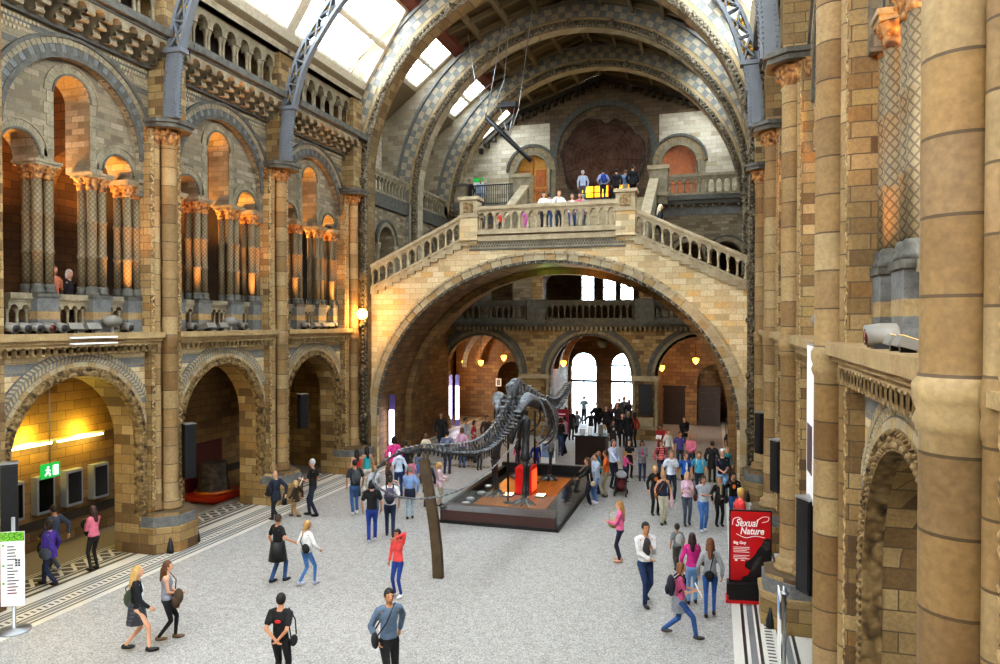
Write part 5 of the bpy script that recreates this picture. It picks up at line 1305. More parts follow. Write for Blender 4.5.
# ------------------------------------------------------------------ the dinosaur skeleton
M['bone']=stone('dark_cast_bone','121315','4a4d51',7,.3,.3,30)
M['bonep']=stone('grey_cast_bone','2e3134','a2a6aa',9,.35,.3,30)
M['steel']=plain('black_steel_armature','141516',.4,.4,.1)
def dippy():
    r=empty('diplodocus_skeleton',(-6.35,23.5,.3),'dark cast of a long-tailed dinosaur skeleton mounted on the wooden deck','skeleton')
    tail=[(-6.3,22.3,3.42),(-6.23,21.9,3.12),(-6.23,21.3,2.83),(-6.28,20.4,2.57),(-6.3,19.5,2.48),(-6.38,18.6,2.52),(-6.47,17.8,2.65),(-6.53,17.0,2.81),(-6.62,16.3,2.97),(-6.71,15.7,3.08),(-6.8,15.1,3.13),(-6.81,14.6,3.15),(-6.82,14.25,3.12),(-6.86,14.0,3.05),(-6.91,13.9,2.97)]
    dors=[(-6.3,22.3,3.42),(-6.37,22.9,3.56),(-6.35,23.8,3.43),(-6.3,24.7,3.23),(-6.22,25.5,3.04),(-6.15,26.2,2.87)]
    neck=[(-6.15,26.2,2.87),(-6.12,27.1,2.73),(-6.14,28.1,2.71),(-6.19,29.1,2.8),(-6.23,30.1,2.95),(-6.28,31.0,3.1),(-6.33,31.7,3.22)]
    def sample(P,n):
        C=catmull(P,12); L=[0]
        for a,b in zip(C,C[1:]): L.append(L[-1]+(b-a).length)
        out=[];j=0
        for k in range(n):
            s=L[-1]*(k+.5)/n
            while L[j+1]<s: j+=1
            t=(s-L[j])/(L[j+1]-L[j]); out.append((C[j].lerp(C[j+1],t),(C[j+1]-C[j]).normalized(),L[-1]/n))
        return out
    def vertebra(p,t,seg,rad,spine,trans,chev,name,back=0.0,fork=False):
        m=MB(); up=V(0,0,1)-t*t.z; up.normalize(); sd=t.cross(up)
        L=seg*.46
        m.tube([p-t*L,p-t*L*.8,p-t*L*.2,p+t*L*.2,p+t*L*.8,p+t*L],[rad*.9,rad,rad*.72,rad*.72,rad,rad*.9],10,0)
        if spine:
            for q in ((-.5,.5) if fork else (0,)):
                a=p+up*rad*.6+sd*q*rad*.5; e=p+up*(rad+spine)+t*back*spine+sd*q*rad*1.3
                m.tube([a,a.lerp(e,.5),e.lerp(a,.12),e,e+up*.03],[L*.5,L*.26,L*.3,L*.6,L*.35],6,1)
        if trans:
            for s in (-1,1):
                a=p+sd*s*rad*.6+up*rad*.2; e=p+sd*s*(rad+trans)+up*trans*.25+t*back*trans*.4
                m.tube([a,a.lerp(e,.5),e],[L*.5,L*.38,L*.3],6,1)
        if chev:
            a=p-up*rad*.8; e=p-up*(rad+chev)+t*back*chev*.8; m.tube([a,e],[L*.3,L*.22],5,0)
        m.build(name,[M['bone'],M['bonep']],r)
    n=42
    for i,(p,t,s) in enumerate(sample(tail,n)):
        k=1-i/n
        vertebra(p,t,s,.03+.105*k**1.2,.62*k**1.7 if k>.1 else 0,.24*k**2.0 if k>.3 else 0,.32*k**1.4 if k>.2 else 0,'tail_vertebra',.5)
    whip=[(-6.91,13.9,2.97),(-6.96,13.85,2.8),(-6.97,13.9,2.67),(-6.91,14.0,2.54),(-6.75,14.3,2.33),(-6.57,14.6,2.21),(-6.39,14.95,2.12),(-6.11,15.35,2.09),(-5.84,15.8,2.12),(-5.57,16.3,2.24),(-5.26,16.8,2.5),(-5.03,17.3,2.79),(-4.86,17.7,3.09)]
    C=catmull(whip,5); m=MB(); m.tube(C,[.034-.02*i/len(C) for i in range(len(C))],7,0); m.build('whip_tail',[M['bonep']],r)
    for i,(p,t,s) in enumerate(sample(dors,11)):
        vertebra(p,t,s,.16-.003*i,.52-.028*i,.34,0,'back_vertebra',-.12,i>4)
        if 2<=i<=9:
            up=V(0,0,1); kk=1-abs(i-5)/9
            for sd in (-1,1):
                m=MB(); a=p+V(sd*.22,0,.08); H=1.75*kk; w=.86*kk
                P=[a,a+V(sd*w*.55,.02,-.02),a+V(sd*w*.9,.05,-.35*H/1.2),a+V(sd*w,.05,-.75*H/1.2),a+V(sd*w*.75,.0,-1.05*H/1.2),a+V(sd*w*.45,-.08,-1.2*H/1.2)]
                C=catmull(P,4); m.tube(C,[.045-.02*j/len(C) for j in range(len(C))],7,1 if i%2 else 0); m.build('rib',[M['bone'],M['bonep']],r)
    for i,(p,t,s) in enumerate(sample(neck,15)):
        k=1-i/15; vertebra(p,t,s,.07+.075*k,.08+.24*k,.1+.12*k,.08+.1*k,'neck_vertebra',-.2,True)
    # skull
    m=MB(); p=V(-6.34,31.95,3.27); m.ball(p,(.12,.17,.13),10,8); m.ball(p+V(0,.26,-.06),(.09,.2,.085),10,8); m.ball(p+V(0,.45,-.1),(.08,.08,.06),8,6)
    for s in (-1,1): m.ball(p+V(s*.09,.06,.06),(.05,.06,.05),8,6,1)
    m.build('skull',[M['bonep'],M['bone']],r)
    m=MB(); m.tube([p+V(-.07,-.02,-.14),p+V(-.06,.25,-.2),p+V(0,.47,-.18),p+V(.06,.25,-.2),p+V(.07,-.02,-.14)],.03,6); m.build('lower_jaw',[M['bone']],r)
    # hips
    m=MB()
    for i in range(5):
        q=V(-6.36,22.3+.2*i,3.45+.03*i); m.tube([q,q+V(0,-.03,.3),q+V(0,-.06,.58),q+V(0,-.06,.66)],[.1,.07,.12,.08],7)
    m.build('sacral_crest',[M['bonep']],r)
    for s in (-1,1):
        c=V(-6.36+s*.36,22.6,3.3)
        m=MB(); m.tube([c+V(s*-.05,-.5,-.1),c+V(s*.08,-.25,.2),c+V(s*.14,.1,.3),c+V(s*.2,.5,.22),c+V(s*.24,.8,.0)],[.08,.17,.22,.19,.08],10); m.build('ilium',[M['bonep']],r)
        m=MB(); m.tube([c+V(0,.2,-.1),c+V(-s*.1,.4,-.6),c+V(-s*.2,.55,-1.0)],[.13,.1,.14],8); m.build('pubis',[M['bone']],r)
        m=MB(); m.tube([c+V(0,-.1,-.1),c+V(-s*.12,-.5,-.6),c+V(-s*.2,-.8,-1.0)],[.12,.08,.1],8); m.build('ischium',[M['bone']],r)
    def bone(a,b,r0,rm,r1,name,mi=0):
        a=V(*a);b=V(*b); m=MB(); m.tube([a+(a-b).normalized()*r0*.5,a,a.lerp(b,.15),a.lerp(b,.5),a.lerp(b,.85),b,b+(b-a).normalized()*r1*.5],[r0*.6,r0,rm*1.15,rm,rm*1.15,r1,r1*.6],10,mi); m.build(name,[M['bone'],M['bonep']],r)
    def foot(x,y,sc,name):
        m=MB(); m.ball((x,y,.42),(.17*sc,.17*sc,.1),10,6)
        for i in range(5):
            a=R(-160+35*i); d=V(cos(a),sin(a),0); p=V(x,y,.42); m.tube([p,p+d*.2*sc-V(0,0,.03),p+d*.33*sc-V(0,0,.08),p+d*.42*sc-V(0,0,.09)],[.06,.05,.045,.02],6,i%2)
        m.build(name,[M['bone'],M['bonep']],r)
    # right then left legs (seen from behind)
    m=MB(); m.ball((-5.98,22.5,2.98),(.2,.14,.12),10,6,1); m.build('femur_head',[M['bone'],M['bonep']],r)
    bone((-5.86,22.5,2.92),(-5.85,22.3,1.72),.17,.12,.19,'femur'); bone((-5.83,22.3,1.6),(-5.84,22.15,.55),.14,.07,.11,'tibia'); bone((-5.72,22.3,1.55),(-5.74,22.18,.58),.07,.035,.06,'fibula'); foot(-5.84,22.15,1.1,'hind_foot')
    bone((-6.75,22.7,2.85),(-7.0,22.8,1.6),.17,.12,.18,'femur'); bone((-7.0,22.8,1.5),(-7.01,23.0,.55),.13,.07,.11,'tibia'); bone((-7.12,22.85,1.48),(-7.12,23.0,.58),.07,.035,.06,'fibula'); foot(-7.01,23.0,1.1,'hind_foot')
    for s,x in ((1,-5.84),(-1,-6.98)):
        bone((x,26.0,2.35),(x+s*.06,25.75,1.4),.14,.09,.15,'humerus',1 if s>0 else 0); bone((x+s*.06,25.75,1.3),(x,25.85,.55),.1,.055,.09,'forearm_bones'); foot(x,25.8,.8,'fore_foot')
        m=MB(); m.tube([(x-s*.02,26.15,2.2),(x+s*.08,25.85,2.65),(x-s*.08,25.4,3.1),(x-s*.14,25.2,3.25)],[.13,.17,.13,.06],8,1); m.build('shoulder_blade',[M['bone'],M['bonep']],r)
    for (x,y,z) in ((-6.36,22.1,3.1),(-6.25,25.2,2.9)):
        m=MB(); m.tube([(x,y,.3),(x,y,z)],.035,8); m.lathe(x,y,[(.16,.3),(.16,.33),(.05,.36)],12); m.build('support_pole',[M['steel']],r)
dippy()
# tail post
m=MB(); C=catmull([(-6.32,15.95,0),(-6.36,15.95,.7),(-6.5,16.0,1.6),(-6.76,16.1,2.78)],5)
for i in range(len(C)-1):
    a,b=C[i],C[i+1]; w=.12
    vs=[tuple(q+V(dx*w*(1 if True else 1),dy*.07,0)) for q in (a,b) for dx,dy in ((-1,-1),(1,-1),(1,1),(-1,1))]
    m.add(vs,[(0,1,5,4),(1,2,6,5),(2,3,7,6),(3,0,4,7),(0,3,2,1),(4,5,6,7)],0)
M['brown_post']=plain('weathered_brown_timber','54442e',.6,0,.25,4)
tag(m.build('tail_support_post',[M['brown_post']]),'curved brown timber post propping the tail of the skeleton','post')

# display deck
M['deck']=brick('polished_orange_boards',['a85a1c','c06a24','b4601e','ca7a30'],1.6,.3,mortar='6b3410',stain=.1,bump=.05,ms=.006)
M['deckb']=None
def deckmat():
    t=NT('orange_wooden_deck'); p=t.xyz(t.pos()); b=t.n('ShaderNodeTexBrick',Scale=1.0); b.offset=.37
    b.inputs['Color1'].default_value=(0,0,0,1); b.inputs['Color2'].default_value=(1,1,1,1); b.inputs['Mortar Size'].default_value=.004; b.inputs['Brick Width'].default_value=1.9; b.inputs['Row Height'].default_value=.16
    t.l(t.vec(p[1],p[0],0),b.inputs['Vector']); c=t.ramp(b.outputs['Color'],stops(['a2561a','b9661f','ad5c1c','c87a2e','b4661f']))
    t.out(t.mix(b.outputs['Fac'],c,srgb('5a2c0e')),.3); return t.mat
M['deck']=deckmat(); M['maroon']=plain('brown_laminate','4e3430',.4,0,.1); M['bglass']=glass('barrier_glass','eef2f2',.3)
r=empty('display_deck',(-6.2,23.8,0),'low wooden display deck with brown front rail under the skeleton','display deck')
m=MB(); m.box(-8.03,-4.34,20.35,27.2,0,.1); m.build('base',[M['black']],r)
m=MB(); m.box(-7.95,-4.42,20.9,27.12,.1,.22); m.build('dark_trough',[M['black']],r)
m=MB(); m.box(-7.42,-5.05,20.9,26.3,.22,.3); m.build('wooden_deck',[M['deck']],r)
F=lambda u,v,w:(w,u,v)
m=MB(); m.prism([(20.38,.08),(20.38,.4),(20.62,.52),(20.92,.5),(20.92,.08)],F,-7.98,-4.45); m.build('front_rail',[M['maroon']],r)
m=MB(); m.box(-8.02,-7.85,20.4,27.15,.1,.48); m.box(-8.02,-4.4,27.0,27.18,.1,.6); m.build('black_edging',[M['black']],r)
for a,b,c,d in ((-4.4,-4.37,20.38,23.7),(-4.4,-4.37,23.72,27.1)):
    m=MB(); m.box(a,b,c,d,.1,1.12); m.build('glass_panel',[M['bglass']],r)
for a,b in ((-8.0,-6.2),(-6.18,-4.4)): m=MB(); m.box(a,b,20.36,20.38,.4,1.05); m.build('glass_panel',[M['bglass']],r)
for i,(x,y) in enumerate(((-7.65,21.7),(-7.7,22.3),(-7.62,23.2),(-7.68,24.2))):
    m=MB(); m.lathe(x,y,[(.1,.22),(.14,.26),(.15,.31),(.13,.33)],14,0); m.lathe(x,y,[(.12,.331),(.1,.335)],14,1)
    tag(m.build('round_spotlight',[M['silver'],M['white']]),'round silver spotlight in the dark trough left of the deck, %s from the front'%['first','second','third','fourth','fifth'][i],'spotlight','spotlights in the trough beside the deck')
r=empty('red_display_box',(-6.15,23.4,.3),'red box with a lit panel standing under the hips of the skeleton','box')
M['red']=plain('glossy_red_paint','d01a1c',.35,0,.05); M['redglow']=glow('lit_red_panel','ff5a30',1.2)
m=MB(); m.box(-6.45,-5.9,23.25,24.1,.3,1.2); m.build('red_case',[M['red']],r)
m=MB(); m.box(-5.89,-5.87,23.35,24.0,.4,1.1); m.build('lit_panel',[M['redglow']],r)
M['warmglow']=glow('warm_white_lamp','ffe0b0',5)
for x,y,lab in ((-6.6,23.0,'square floor lamp glowing left of the red box'),(-5.55,23.2,'square floor lamp glowing right of the red box')):
    m=MB(); m.box(x-.16,x+.16,y-.2,y+.2,.3,.36,0); m.box(x-.13,x+.13,y-.17,y+.17,.36,.37,1); tag(m.build('floor_lamp',[M['black'],M['warmglow']]),lab,'lamp','floor lamps on the deck')

# ------------------------------------------------------------------ writing
def text(body,size,F,u,v,mat,name,parent=None,w=-.004,align='CENTER',shear=0,sx=1.0,bold=0):
    cu=bpy.data.curves.new('t','FONT'); cu.body=body; cu.size=size; cu.align_x=align; cu.shear=shear; cu.extrude=.0015; cu.offset=bold; cu.resolution_u=3
    o=bpy.data.objects.new('t',cu); col.objects.link(o); dg=bpy.context.evaluated_depsgraph_get(); me=bpy.data.meshes.new_from_object(o.evaluated_get(dg)); bpy.data.objects.remove(o); bpy.data.curves.remove(cu)
    for vt in me.vertices: vt.co=Vector(F(u+vt.co.x*sx,v+vt.co.y,w-vt.co.z))
    me.name=name; me.materials.append(mat); q=bpy.data.objects.new(name,me); col.objects.link(q)
    if parent: q.parent=parent; q.matrix_parent_inverse=Matrix.Translation(-Vector(parent.location))
    return q
# red exhibition poster on its stand
M['posred']=plain('poster_red','c4161e',.4,0,.03); M['wht']=plain('poster_white','f2f0ee',.5,0,.02); M['gor']=plain('gorilla_black_print','1c1a1a',.6,0,.3,12); M['gorl']=plain('gorilla_grey_print','4a4644',.6,0,.3,12)
PX,PYY=.74,16.6; ca=R(9)
def FP(u,v,w): return (PX+u*cos(ca)-w*sin(ca)*0,PYY+u*sin(ca)+w,v)
r=empty('poster_sign',(PX,PYY,0),'red exhibition poster sign with gorilla picture on a black stand','sign')
m=MB(); m.box(-.5,.5,.12,.5,.05,.4,0,F=lambda a,b,c:FP(a,c,b-.3)); m.build('stand_base',[M['black']],r)
m=MB(); m.box(-.52,.52,.08,.55,.0,.06,0,F=lambda a,b,c:FP(a,c,b-.3)); m.box(-.5,-.46,.08,.12,.0,.16,0,F=lambda a,b,c:FP(a,c,b-.3)); m.box(.46,.5,.08,.12,.0,.16,0,F=lambda a,b,c:FP(a,c,b-.3)); m.build('red_foot',[M['posred']],r)
m=MB(); m.box(-.45,.45,0,.06,.4,1.98,0,F=lambda a,b,c:FP(a,c,b)); m.build('frame',[M['black']],r)
m=MB(); m.box(-.42,.42,-.004,.0,.43,1.95,0,F=lambda a,b,c:FP(a,c,b)); pn=m.build('poster_panel',[M['posred']],r)
g=MB(); G=lambda u,v,w:FP(u,v,w-.008)
def blob(pts,mi,w=0): g.add([G(u,v,w) for u,v in pts],[tuple(range(len(pts)))],mi)
blob([(.42,.43),(-.2,.43),(-.16,.52),(-.05,.56),(.0,.66),(-.12,.74),(-.1,.84),(.02,.92),(.1,1.02),(.16,1.14),(.22,1.2),(.27,1.3),(.3,1.36),(.36,1.38),(.42,1.36)],0)
blob([(.24,1.2),(.28,1.31),(.35,1.33),(.41,1.3),(.41,1.16),(.33,1.1)],1,-.003)
blob([(.0,.62),(.05,.8),(.14,.95),(.24,1.0),(.2,.85),(.12,.7)],1,-.003); blob([(.26,.5),(.3,.78),(.4,.9),(.4,.52)],1,-.003)
g.build('gorilla_picture',[M['gor'],M['gorl']],r)
text('Sexual',.23,FP,-.09,1.63,M['wht'],'title_lettering',r,-.01,shear=.3,bold=.004,sx=.78)
text('Nature',.21,FP,.03,1.46,M['wht'],'title_lettering',r,-.01,shear=.2,bold=.006,sx=.82)
sw=MB()
for P in ([(-.38,1.66),(-.36,1.78),(-.25,1.82),(-.18,1.76),(-.26,1.7)],[(.12,1.74),(.25,1.84),(.38,1.84),(.36,1.76),(.24,1.72)],[(-.3,1.46),(-.1,1.38),(.1,1.42),(.3,1.39)]):
    sw.tube([FP(q.x,q.y,-.01) for q in catmull([V(a,b) .to_3d() if False else Vector((a,b,0)) for a,b in P],5)],.008,5)
sw.build('title_flourish',[M['wht']],r)
text('Big Guy',.085,FP,-.36,1.24,M['wht'],'heading_lettering',r,-.01,'LEFT',bold=.003)
tl=MB()
for k in range(7):
    z=1.16-.035*k-(.04 if k>3 else 0); w_=.34-.06*(k%3==2); tl.box(-.36,-.36+w_,-.009,-.006,z,z+.012,0,F=lambda a,b,c:FP(a,c,b))
tl.box(-.33,-.27,-.009,-.006,.86,.9,0,F=lambda a,b,c:FP(a,c,b)); tl.box(-.2,-.12,-.009,-.006,.87,.89,0,F=lambda a,b,c:FP(a,c,b)); tl.build('small_print',[M['wht']],r)

# directory sign by the left aisle
SX,SY=-13.25,10.78; a_=R(28)
def FD(u,v,w): return (SX+u*cos(a_)-w*sin(a_),SY+u*sin(a_)+w*cos(a_),v)
r=empty('directory_sign',(SX,SY,0),'white directory board with green top on a steel pole by the left aisle','sign')
m=MB(); m.lathe(SX,SY,[(.3,0),(.3,.03),(.06,.06),(.035,.08),(.035,2.25)],16); m.build('pole',[M['silver']],r)
m=MB(); m.box(-.2,.22,-.07,-.04,.52,1.98,0,F=lambda a,b,c:FD(a,c,b)); m.build('board',[M['wht']],r)
M['grass']=carved('leafy_green_print','5ea82a','9ad84a','1e4a12',40)
m=MB(); m.box(-.2,.22,-.075,-.07,1.8,1.98,0,F=lambda a,b,c:FD(a,c,b)); m.build('green_header',[M['grass']],r)
M['ink']=plain('grey_ink','55585e',.6); M['inkr']=plain('dark_red_ink','7a3a4a',.6); M['gdot']=plain('green_dot','6ab83c',.6)
m=MB()
rnd=random.Random(3)
for k in range(15):
    z=1.68-.062*k-(.05 if k>4 else 0); m.box(-.08,-.08+rnd.uniform(.1,.2),-.076,-.071,z,z+.022,1 if k>11 else 0,F=lambda a,b,c:FD(a,c,b))
for k in range(6): z=1.4-.05*(k//2); m.box(.06+.05*(k%2),.1+.05*(k%2),-.077,-.071,z,z+.04,0,F=lambda a,b,c:FD(a,c,b))
for z in (1.7,1.3,.95): m.box(-.17,-.13,-.076,-.071,z,z+.04,2,F=lambda a,b,c:FD(a,c,b))
m.build('listing_print',[M['ink'],M['inkr'],M['gdot']],r)
# near stand at the right edge
x,y=1.12,12.9
r=empty('banner_stand',(x,y,0),'slim steel sign stand with pale blue panel seen edge-on at the bottom right','sign')
m=MB(); m.lathe(x,y,[(.26,0),(.26,.03),(.05,.06),(.03,.08),(.03,1.52),(.07,1.53),(.07,1.56),(.03,1.57),(.03,1.66)],14); m.build('pole',[M['silver']],r)
M['pblue']=plain('pale_blue_panel','7f9fc8',.5)
m=MB(); m.box(x-.07,x-.05,y-.02,y+.5,.3,1.5,0); m.box(x-.075,x-.05,y-.02,y+.5,1.1,1.4,1); m.build('panel',[M['wht'],M['pblue']],r)

# ------------------------------------------------------------------ things on the walls
def speaker(x,y,z,rz,lab,h=1.25):
    r=empty('column_loudspeaker',(x,y,z),lab,'loudspeaker','black column loudspeakers on the piers',rz)
    m=MB(); m.box(-.15,.15,-.13,.13,0,h); local('cabinet',m,[M['black']],r)
    m=MB(); m.box(-.13,.13,-.145,-.13,.04,h-.04); local('grille',m,[M['dgrey'] if False else M['bmetal']],r)
    m=MB(); m.box(-.16,.16,-.15,.15,h,h+.03); local('top_cap',m,[M['silver']],r)
    for q in (.85,.2): m=MB(); m.box(-.03,.03,.1,.4,h*q,h*q+.04); local('bracket',m,[M['silver']],r)
for x,y,z,rz,lab,h in ((CX-7.5,11.2,1.75,R(50),'black column loudspeaker at the left edge above the directory sign',1.45),(CX-7.75,16.75,1.75,R(60),'black column loudspeaker left of the tree stump',1.5),(CX-7.6,22.3,2.35,R(60),'black column loudspeaker before the last left alcove',1.2),
    (CX+7.68,11.2,2.2,R(-60),'black column loudspeaker on the right pier nearest the white banner',1.35),(CX+7.68,16.5,2.45,R(-60),'black column loudspeaker on the pier behind the red poster',1.1),(CX+7.62,21.8,2.35,R(-60),'black column loudspeaker on the right pier near the big arch',1.15)):
    speaker(x,y,z,rz,lab,h)
r=empty('hanging_banner',(CX+7.8,11.1,3.2),'tall white banner hanging beside the right pier','banner')
m=MB(); m.box(CX+7.68,CX+7.7,10.85,11.75,3.5,5.75); m.build('cloth',[M['wht']],r)
m=MB(); m.box(CX+7.67,CX+7.705,11.1,11.6,3.9,4.6); m.build('picture',[M['maroon']],r)
m=MB(); m.tube([(CX+7.69,10.8,5.77),(CX+7.69,11.8,5.77)],.02,8); m.build('rod',[M['silver']],r)
# screens on the back wall of the lit alcove
M['screen']=plain('dark_screen','101216',.2,0,.05); M['kiosk']=plain('grey_kiosk_housing','8c9096',.4,.2,.05)
for i,y in enumerate((14.0,14.9,15.8,16.7)):
    f=FX(-1,0); r=empty('information_screen',f(y,1.0,10.9),'grey-framed dark screen on the alcove wall, %s from the left'%['first','second','third','fourth'][i],'screen','dark screens on the alcove wall')
    m=MB(); m.box(y-.27,y+.27,.98,1.98,10.78,11.0,0,F=f); m.build('housing',[M['kiosk']],r)
    m=MB(); m.box(y-.21,y+.21,1.06,1.9,10.77,10.785,0,F=f); m.build('display',[M['screen']],r)
M['tube']=glow('fluorescent_tube','fff3a0',14)
for i,(y,lab) in enumerate(((14.4,'glowing tube light on the alcove wall, left one'),(16.1,'glowing tube light on the alcove wall, right one'))):
    f=FX(-1,0); r=empty('tube_light',f(y,2.8,10.9),lab,'light','tube lights in the alcove')
    m=MB(); m.box(y-.8,y+.8,2.86,2.92,10.85,10.97,0,F=f); m.build('fitting',[M['white']],r); m=MB(); m.tube([f(y-.75,2.83,10.88),f(y+.75,2.83,10.88)],.03,8); m.build('tube',[M['tube']],r)
M['exitg']=glow('green_exit_panel','18a040',1.1); M['exitw']=glow('white_exit_symbol','f0fff0',1.6)
f=FX(-1,0)
r=empty('exit_sign',f(13.46,2.45,9.0),'green running-man exit sign hanging in the lit alcove','sign')
m=MB(); m.box(13.2,13.72,2.35,2.7,8.98,9.02,0,F=f); m.build('panel',[M['exitg']],r)
m=MB()
G=lambda u,v,w:f(13.46+u,2.52+v,8.97+w)
m.box(.06,.2,-.12,.12,0,.01,0,F=G); m.ball(G(-.08,.09,0),(.02,.03,.03),6,4); m.tube([G(-.08,.05,0),G(-.1,-.03,0),G(-.16,-.1,0)],.018,5); m.tube([G(-.1,-.03,0),G(-.03,-.07,0),G(-.03,-.12,0)],.018,5); m.tube([G(-.14,.03,0),G(-.08,.04,0),G(-.02,.0,0)],.014,5); m.build('symbol',[M['exitw']],r)
m=MB(); m.tube([f(13.46,2.7,9.0),f(13.46,5.25,9.0)],.012,5); m.build('hanging_rod',[M['silver']],r)
# tree stump display
M['bark']=carved('furrowed_bark','2e251e','463a2e','120e0b',7); M['redpanel']=plain('dark_red_panel','4a1214',.4,0,.05); M['redplat']=plain('red_platform','9a2a12',.35,0,.1)
r=empty('tree_stump_display',(-16.6,20.9,0),'fossil tree stump on a red platform with dark red back panel in the left alcove','display')
m=MB(); m.box(-17.3,-15.9,20.0,21.9,.12,.26); m.box(-17.2,-16.0,20.2,21.7,0,.12); m.build('platform',[M['redplat']],r)
m=MB(); m.box(-17.35,-17.25,20.1,22.2,.2,1.85); m.build('back_panel',[M['redpanel']],r)
m=MB(); rnd=random.Random(2); n=22; prof=[(.56,.3),(.52,.5),(.47,.8),(.45,1.1),(.46,1.28),(.3,1.3)]; vs=[]
off=[1+rnd.uniform(-.07,.07) for _ in range(n)]
for rr,z in prof:
    for k in range(n): a=2*pi*k/n; vs.append((-16.55+rr*off[k]*cos(a),20.85+rr*off[k]*sin(a),z))
fs=[(i*n+k,i*n+(k+1)%n,(i+1)*n+(k+1)%n,(i+1)*n+k) for i in range(len(prof)-1) for k in range(n)]+[tuple((len(prof)-1)*n+k for k in range(n))]
m.add(vs,fs,0); m.build('stump',[M['bark']],r)
m=MB(); m.lathe(-16.55,20.85,[(.62,.26),(.62,.34),(.56,.36)],20); m.build('wooden_collar',[M['wood_orange']],r)
# ledge lights along the left galleries and on the near right ledge
M['litpanel']=glow('lit_flood_glass','ffc660',1.6); M['canw']=plain('pale_spotlight_can','75726a',.5,0,.05); M['redglass']=plain('dark_red_lens','5a1a14',.2)
def can(side,y,lab,red=False,d=7.95):
    f=FX(side,0); r=empty('spotlight',f(y,5.84,d),lab,'spotlight','spotlights on the gallery ledges'); x,yy,z=f(y,5.84,d)
    m=MB(); m.tube([f(y,6.0,d+.12),f(y,5.98,d-.02),f(y,5.96,d-.16)],[.09,.11,.11],12); m.build('can',[M['canw']],r)
    m=MB(); m.tube([f(y,5.96,d-.155),f(y,5.96,d-.17)],.085,12); m.build('lens',[M['redglass'] if red else M['black']],r)
    m=MB(); m.box(y-.07,y+.07,5.84,5.9,d-.1,d+.1,0,F=f); m.build('foot',[M['bmetal']],r)
def flood(side,y,lab,d=7.9,k=1.0):
    f=FX(side,0); r=empty('floodlight',f(y,5.84,d),lab,'floodlight','floodlights on the gallery ledges')
    m=MB(); G=lambda a,b,c:f(y+a*k,5.84+c*k,d+b*k)
    vs=[G(-.19,-.17,.1),G(.19,-.17,.1),G(.19,.12,.02),G(-.19,.12,.02),G(-.19,-.1,.24),G(.19,-.1,.24),G(.19,.2,.14),G(-.19,.2,.14)]
    m.add(vs,[(0,1,2,3),(4,5,6,7),(0,1,5,4),(1,2,6,5),(2,3,7,6),(3,0,4,7)],0); m.build('housing',[M['canw']],r)
    m=MB(); up=.006; m.add([(v[0],v[1],v[2]+up) for v in (G(-.16,-.08,.235),G(.16,-.08,.235),G(.16,.17,.147),G(-.16,.17,.147))],[(0,1,2,3)],0); m.build('lit_glass',[M['litpanel']],r)
    m=MB(); m.box(-.05,.05,-.1,.1,0,.08,0,F=G); m.build('foot',[M['bmetal']],r)
def dome(side,y,lab,d=7.95):
    f=FX(side,0); r=empty('dome_fitting',f(y,5.84,d),lab,'dome light','dome fittings on the gallery ledges')
    m=MB(); m.ball(f(y,6.12,d),(.2,.26,.15),14,10); m.build('dome',[M['canw']],r); m=MB(); m.box(y-.03,y+.03,5.84,6.0,d-.03,d+.03,0,F=f); m.build('stem',[M['silver']],r)
BN={1:'over the yellow-lit alcove',2:'over the tree stump alcove',3:'over the last left alcove'}
for b,cans,floods,domes in ((1,(11.62,11.9,12.2,12.5,12.8,14.75),(13.1,13.6),(14.3,)),(2,(17.1,19.4),(17.75,18.3),(18.85,)),(3,(23.0,25.0),(23.6,24.2,24.6),())):
    for i,y in enumerate(cans): can(-1,y,'%s pale spotlight can on the left ledge %s'%(['first','second','third','fourth','fifth','sixth'][i],BN[b]),i==3)
    for i,y in enumerate(floods): flood(-1,y,'%s lit floodlight on the left ledge %s'%(['first','second','third'][i],BN[b]))
    for y in domes: dome(-1,y,'grey dome fitting on the left ledge '+BN[b])
f=FX(-1,0); r=empty('strip_light',f(13.4,5.75,7.65),'white strip light mounted under the floodlights on the left ledge','light')
for z in (5.74,5.6): m=MB(); m.box(12.85,14.15,z-.02,z+.02,7.62,7.7,0,F=f); m.build('tube',[M['white']],r)
can(1,7.75,'pale spotlight with red lens on the right ledge',True,7.92)
flood(1,7.2,'lit floodlight on the right ledge, farther one',7.92,.62); flood(1,6.85,'lit floodlight on the right ledge, nearer one',7.92,.62)
dome(1,12.0,'grey dome fitting on the right ledge past the tall pier',7.95)
# lamp glowing on the end pier
M['lampglow']=glow('amber_globe','ffb040',14)
r=empty('wall_lamp',(-13.85,26.55,6.3),'bright amber wall lamp on the pier left of the bridge','lamp')
m=MB(); m.ball((-13.85,26.55,6.42),.23,12,8); m.build('globe',[M['lampglow']],r); m=MB(); m.tube([(-13.85,26.85,6.2),(-13.85,26.6,6.15),(-13.85,26.55,6.27)],.03,6); m.build('bracket',[M['bmetal']],r)

# ------------------------------------------------------------------ below and behind the bridge
r=empty('information_desk',(-5.1,30.6,0),'dark brown information desk left of the visitors at the doors','desk')
M['deskb']=plain('dark_brown_laminate','2a1a16',.4,0,.1)
m=MB(); m.box(-5.75,-4.45,30.35,31.2,0,1.2); m.build('counter_front',[M['deskb']],r); m=MB(); m.box(-5.8,-4.4,30.3,31.25,1.2,1.26); m.build('counter_top',[M['bmetal']],r)
for i,(dx,lab) in enumerate(((-5.5,'white leaflet stack at the left end of the desk'),(-5.15,'white leaflet holder in the middle of the desk'),(-4.7,'pale grey leaflet holder at the right end of the desk'))):
    m=MB(); m.box(dx-.1,dx+.1,30.6,30.75,1.26,1.5+.1*i); tag(m.build('leaflet_holder',[M['white'] if i<2 else M['canw']]),lab,'leaflet holder','leaflet holders on the desk')
r=empty('display_cabinet',(-6.9,30.4,0),'white glass-topped display cabinet behind the skeleton','cabinet')
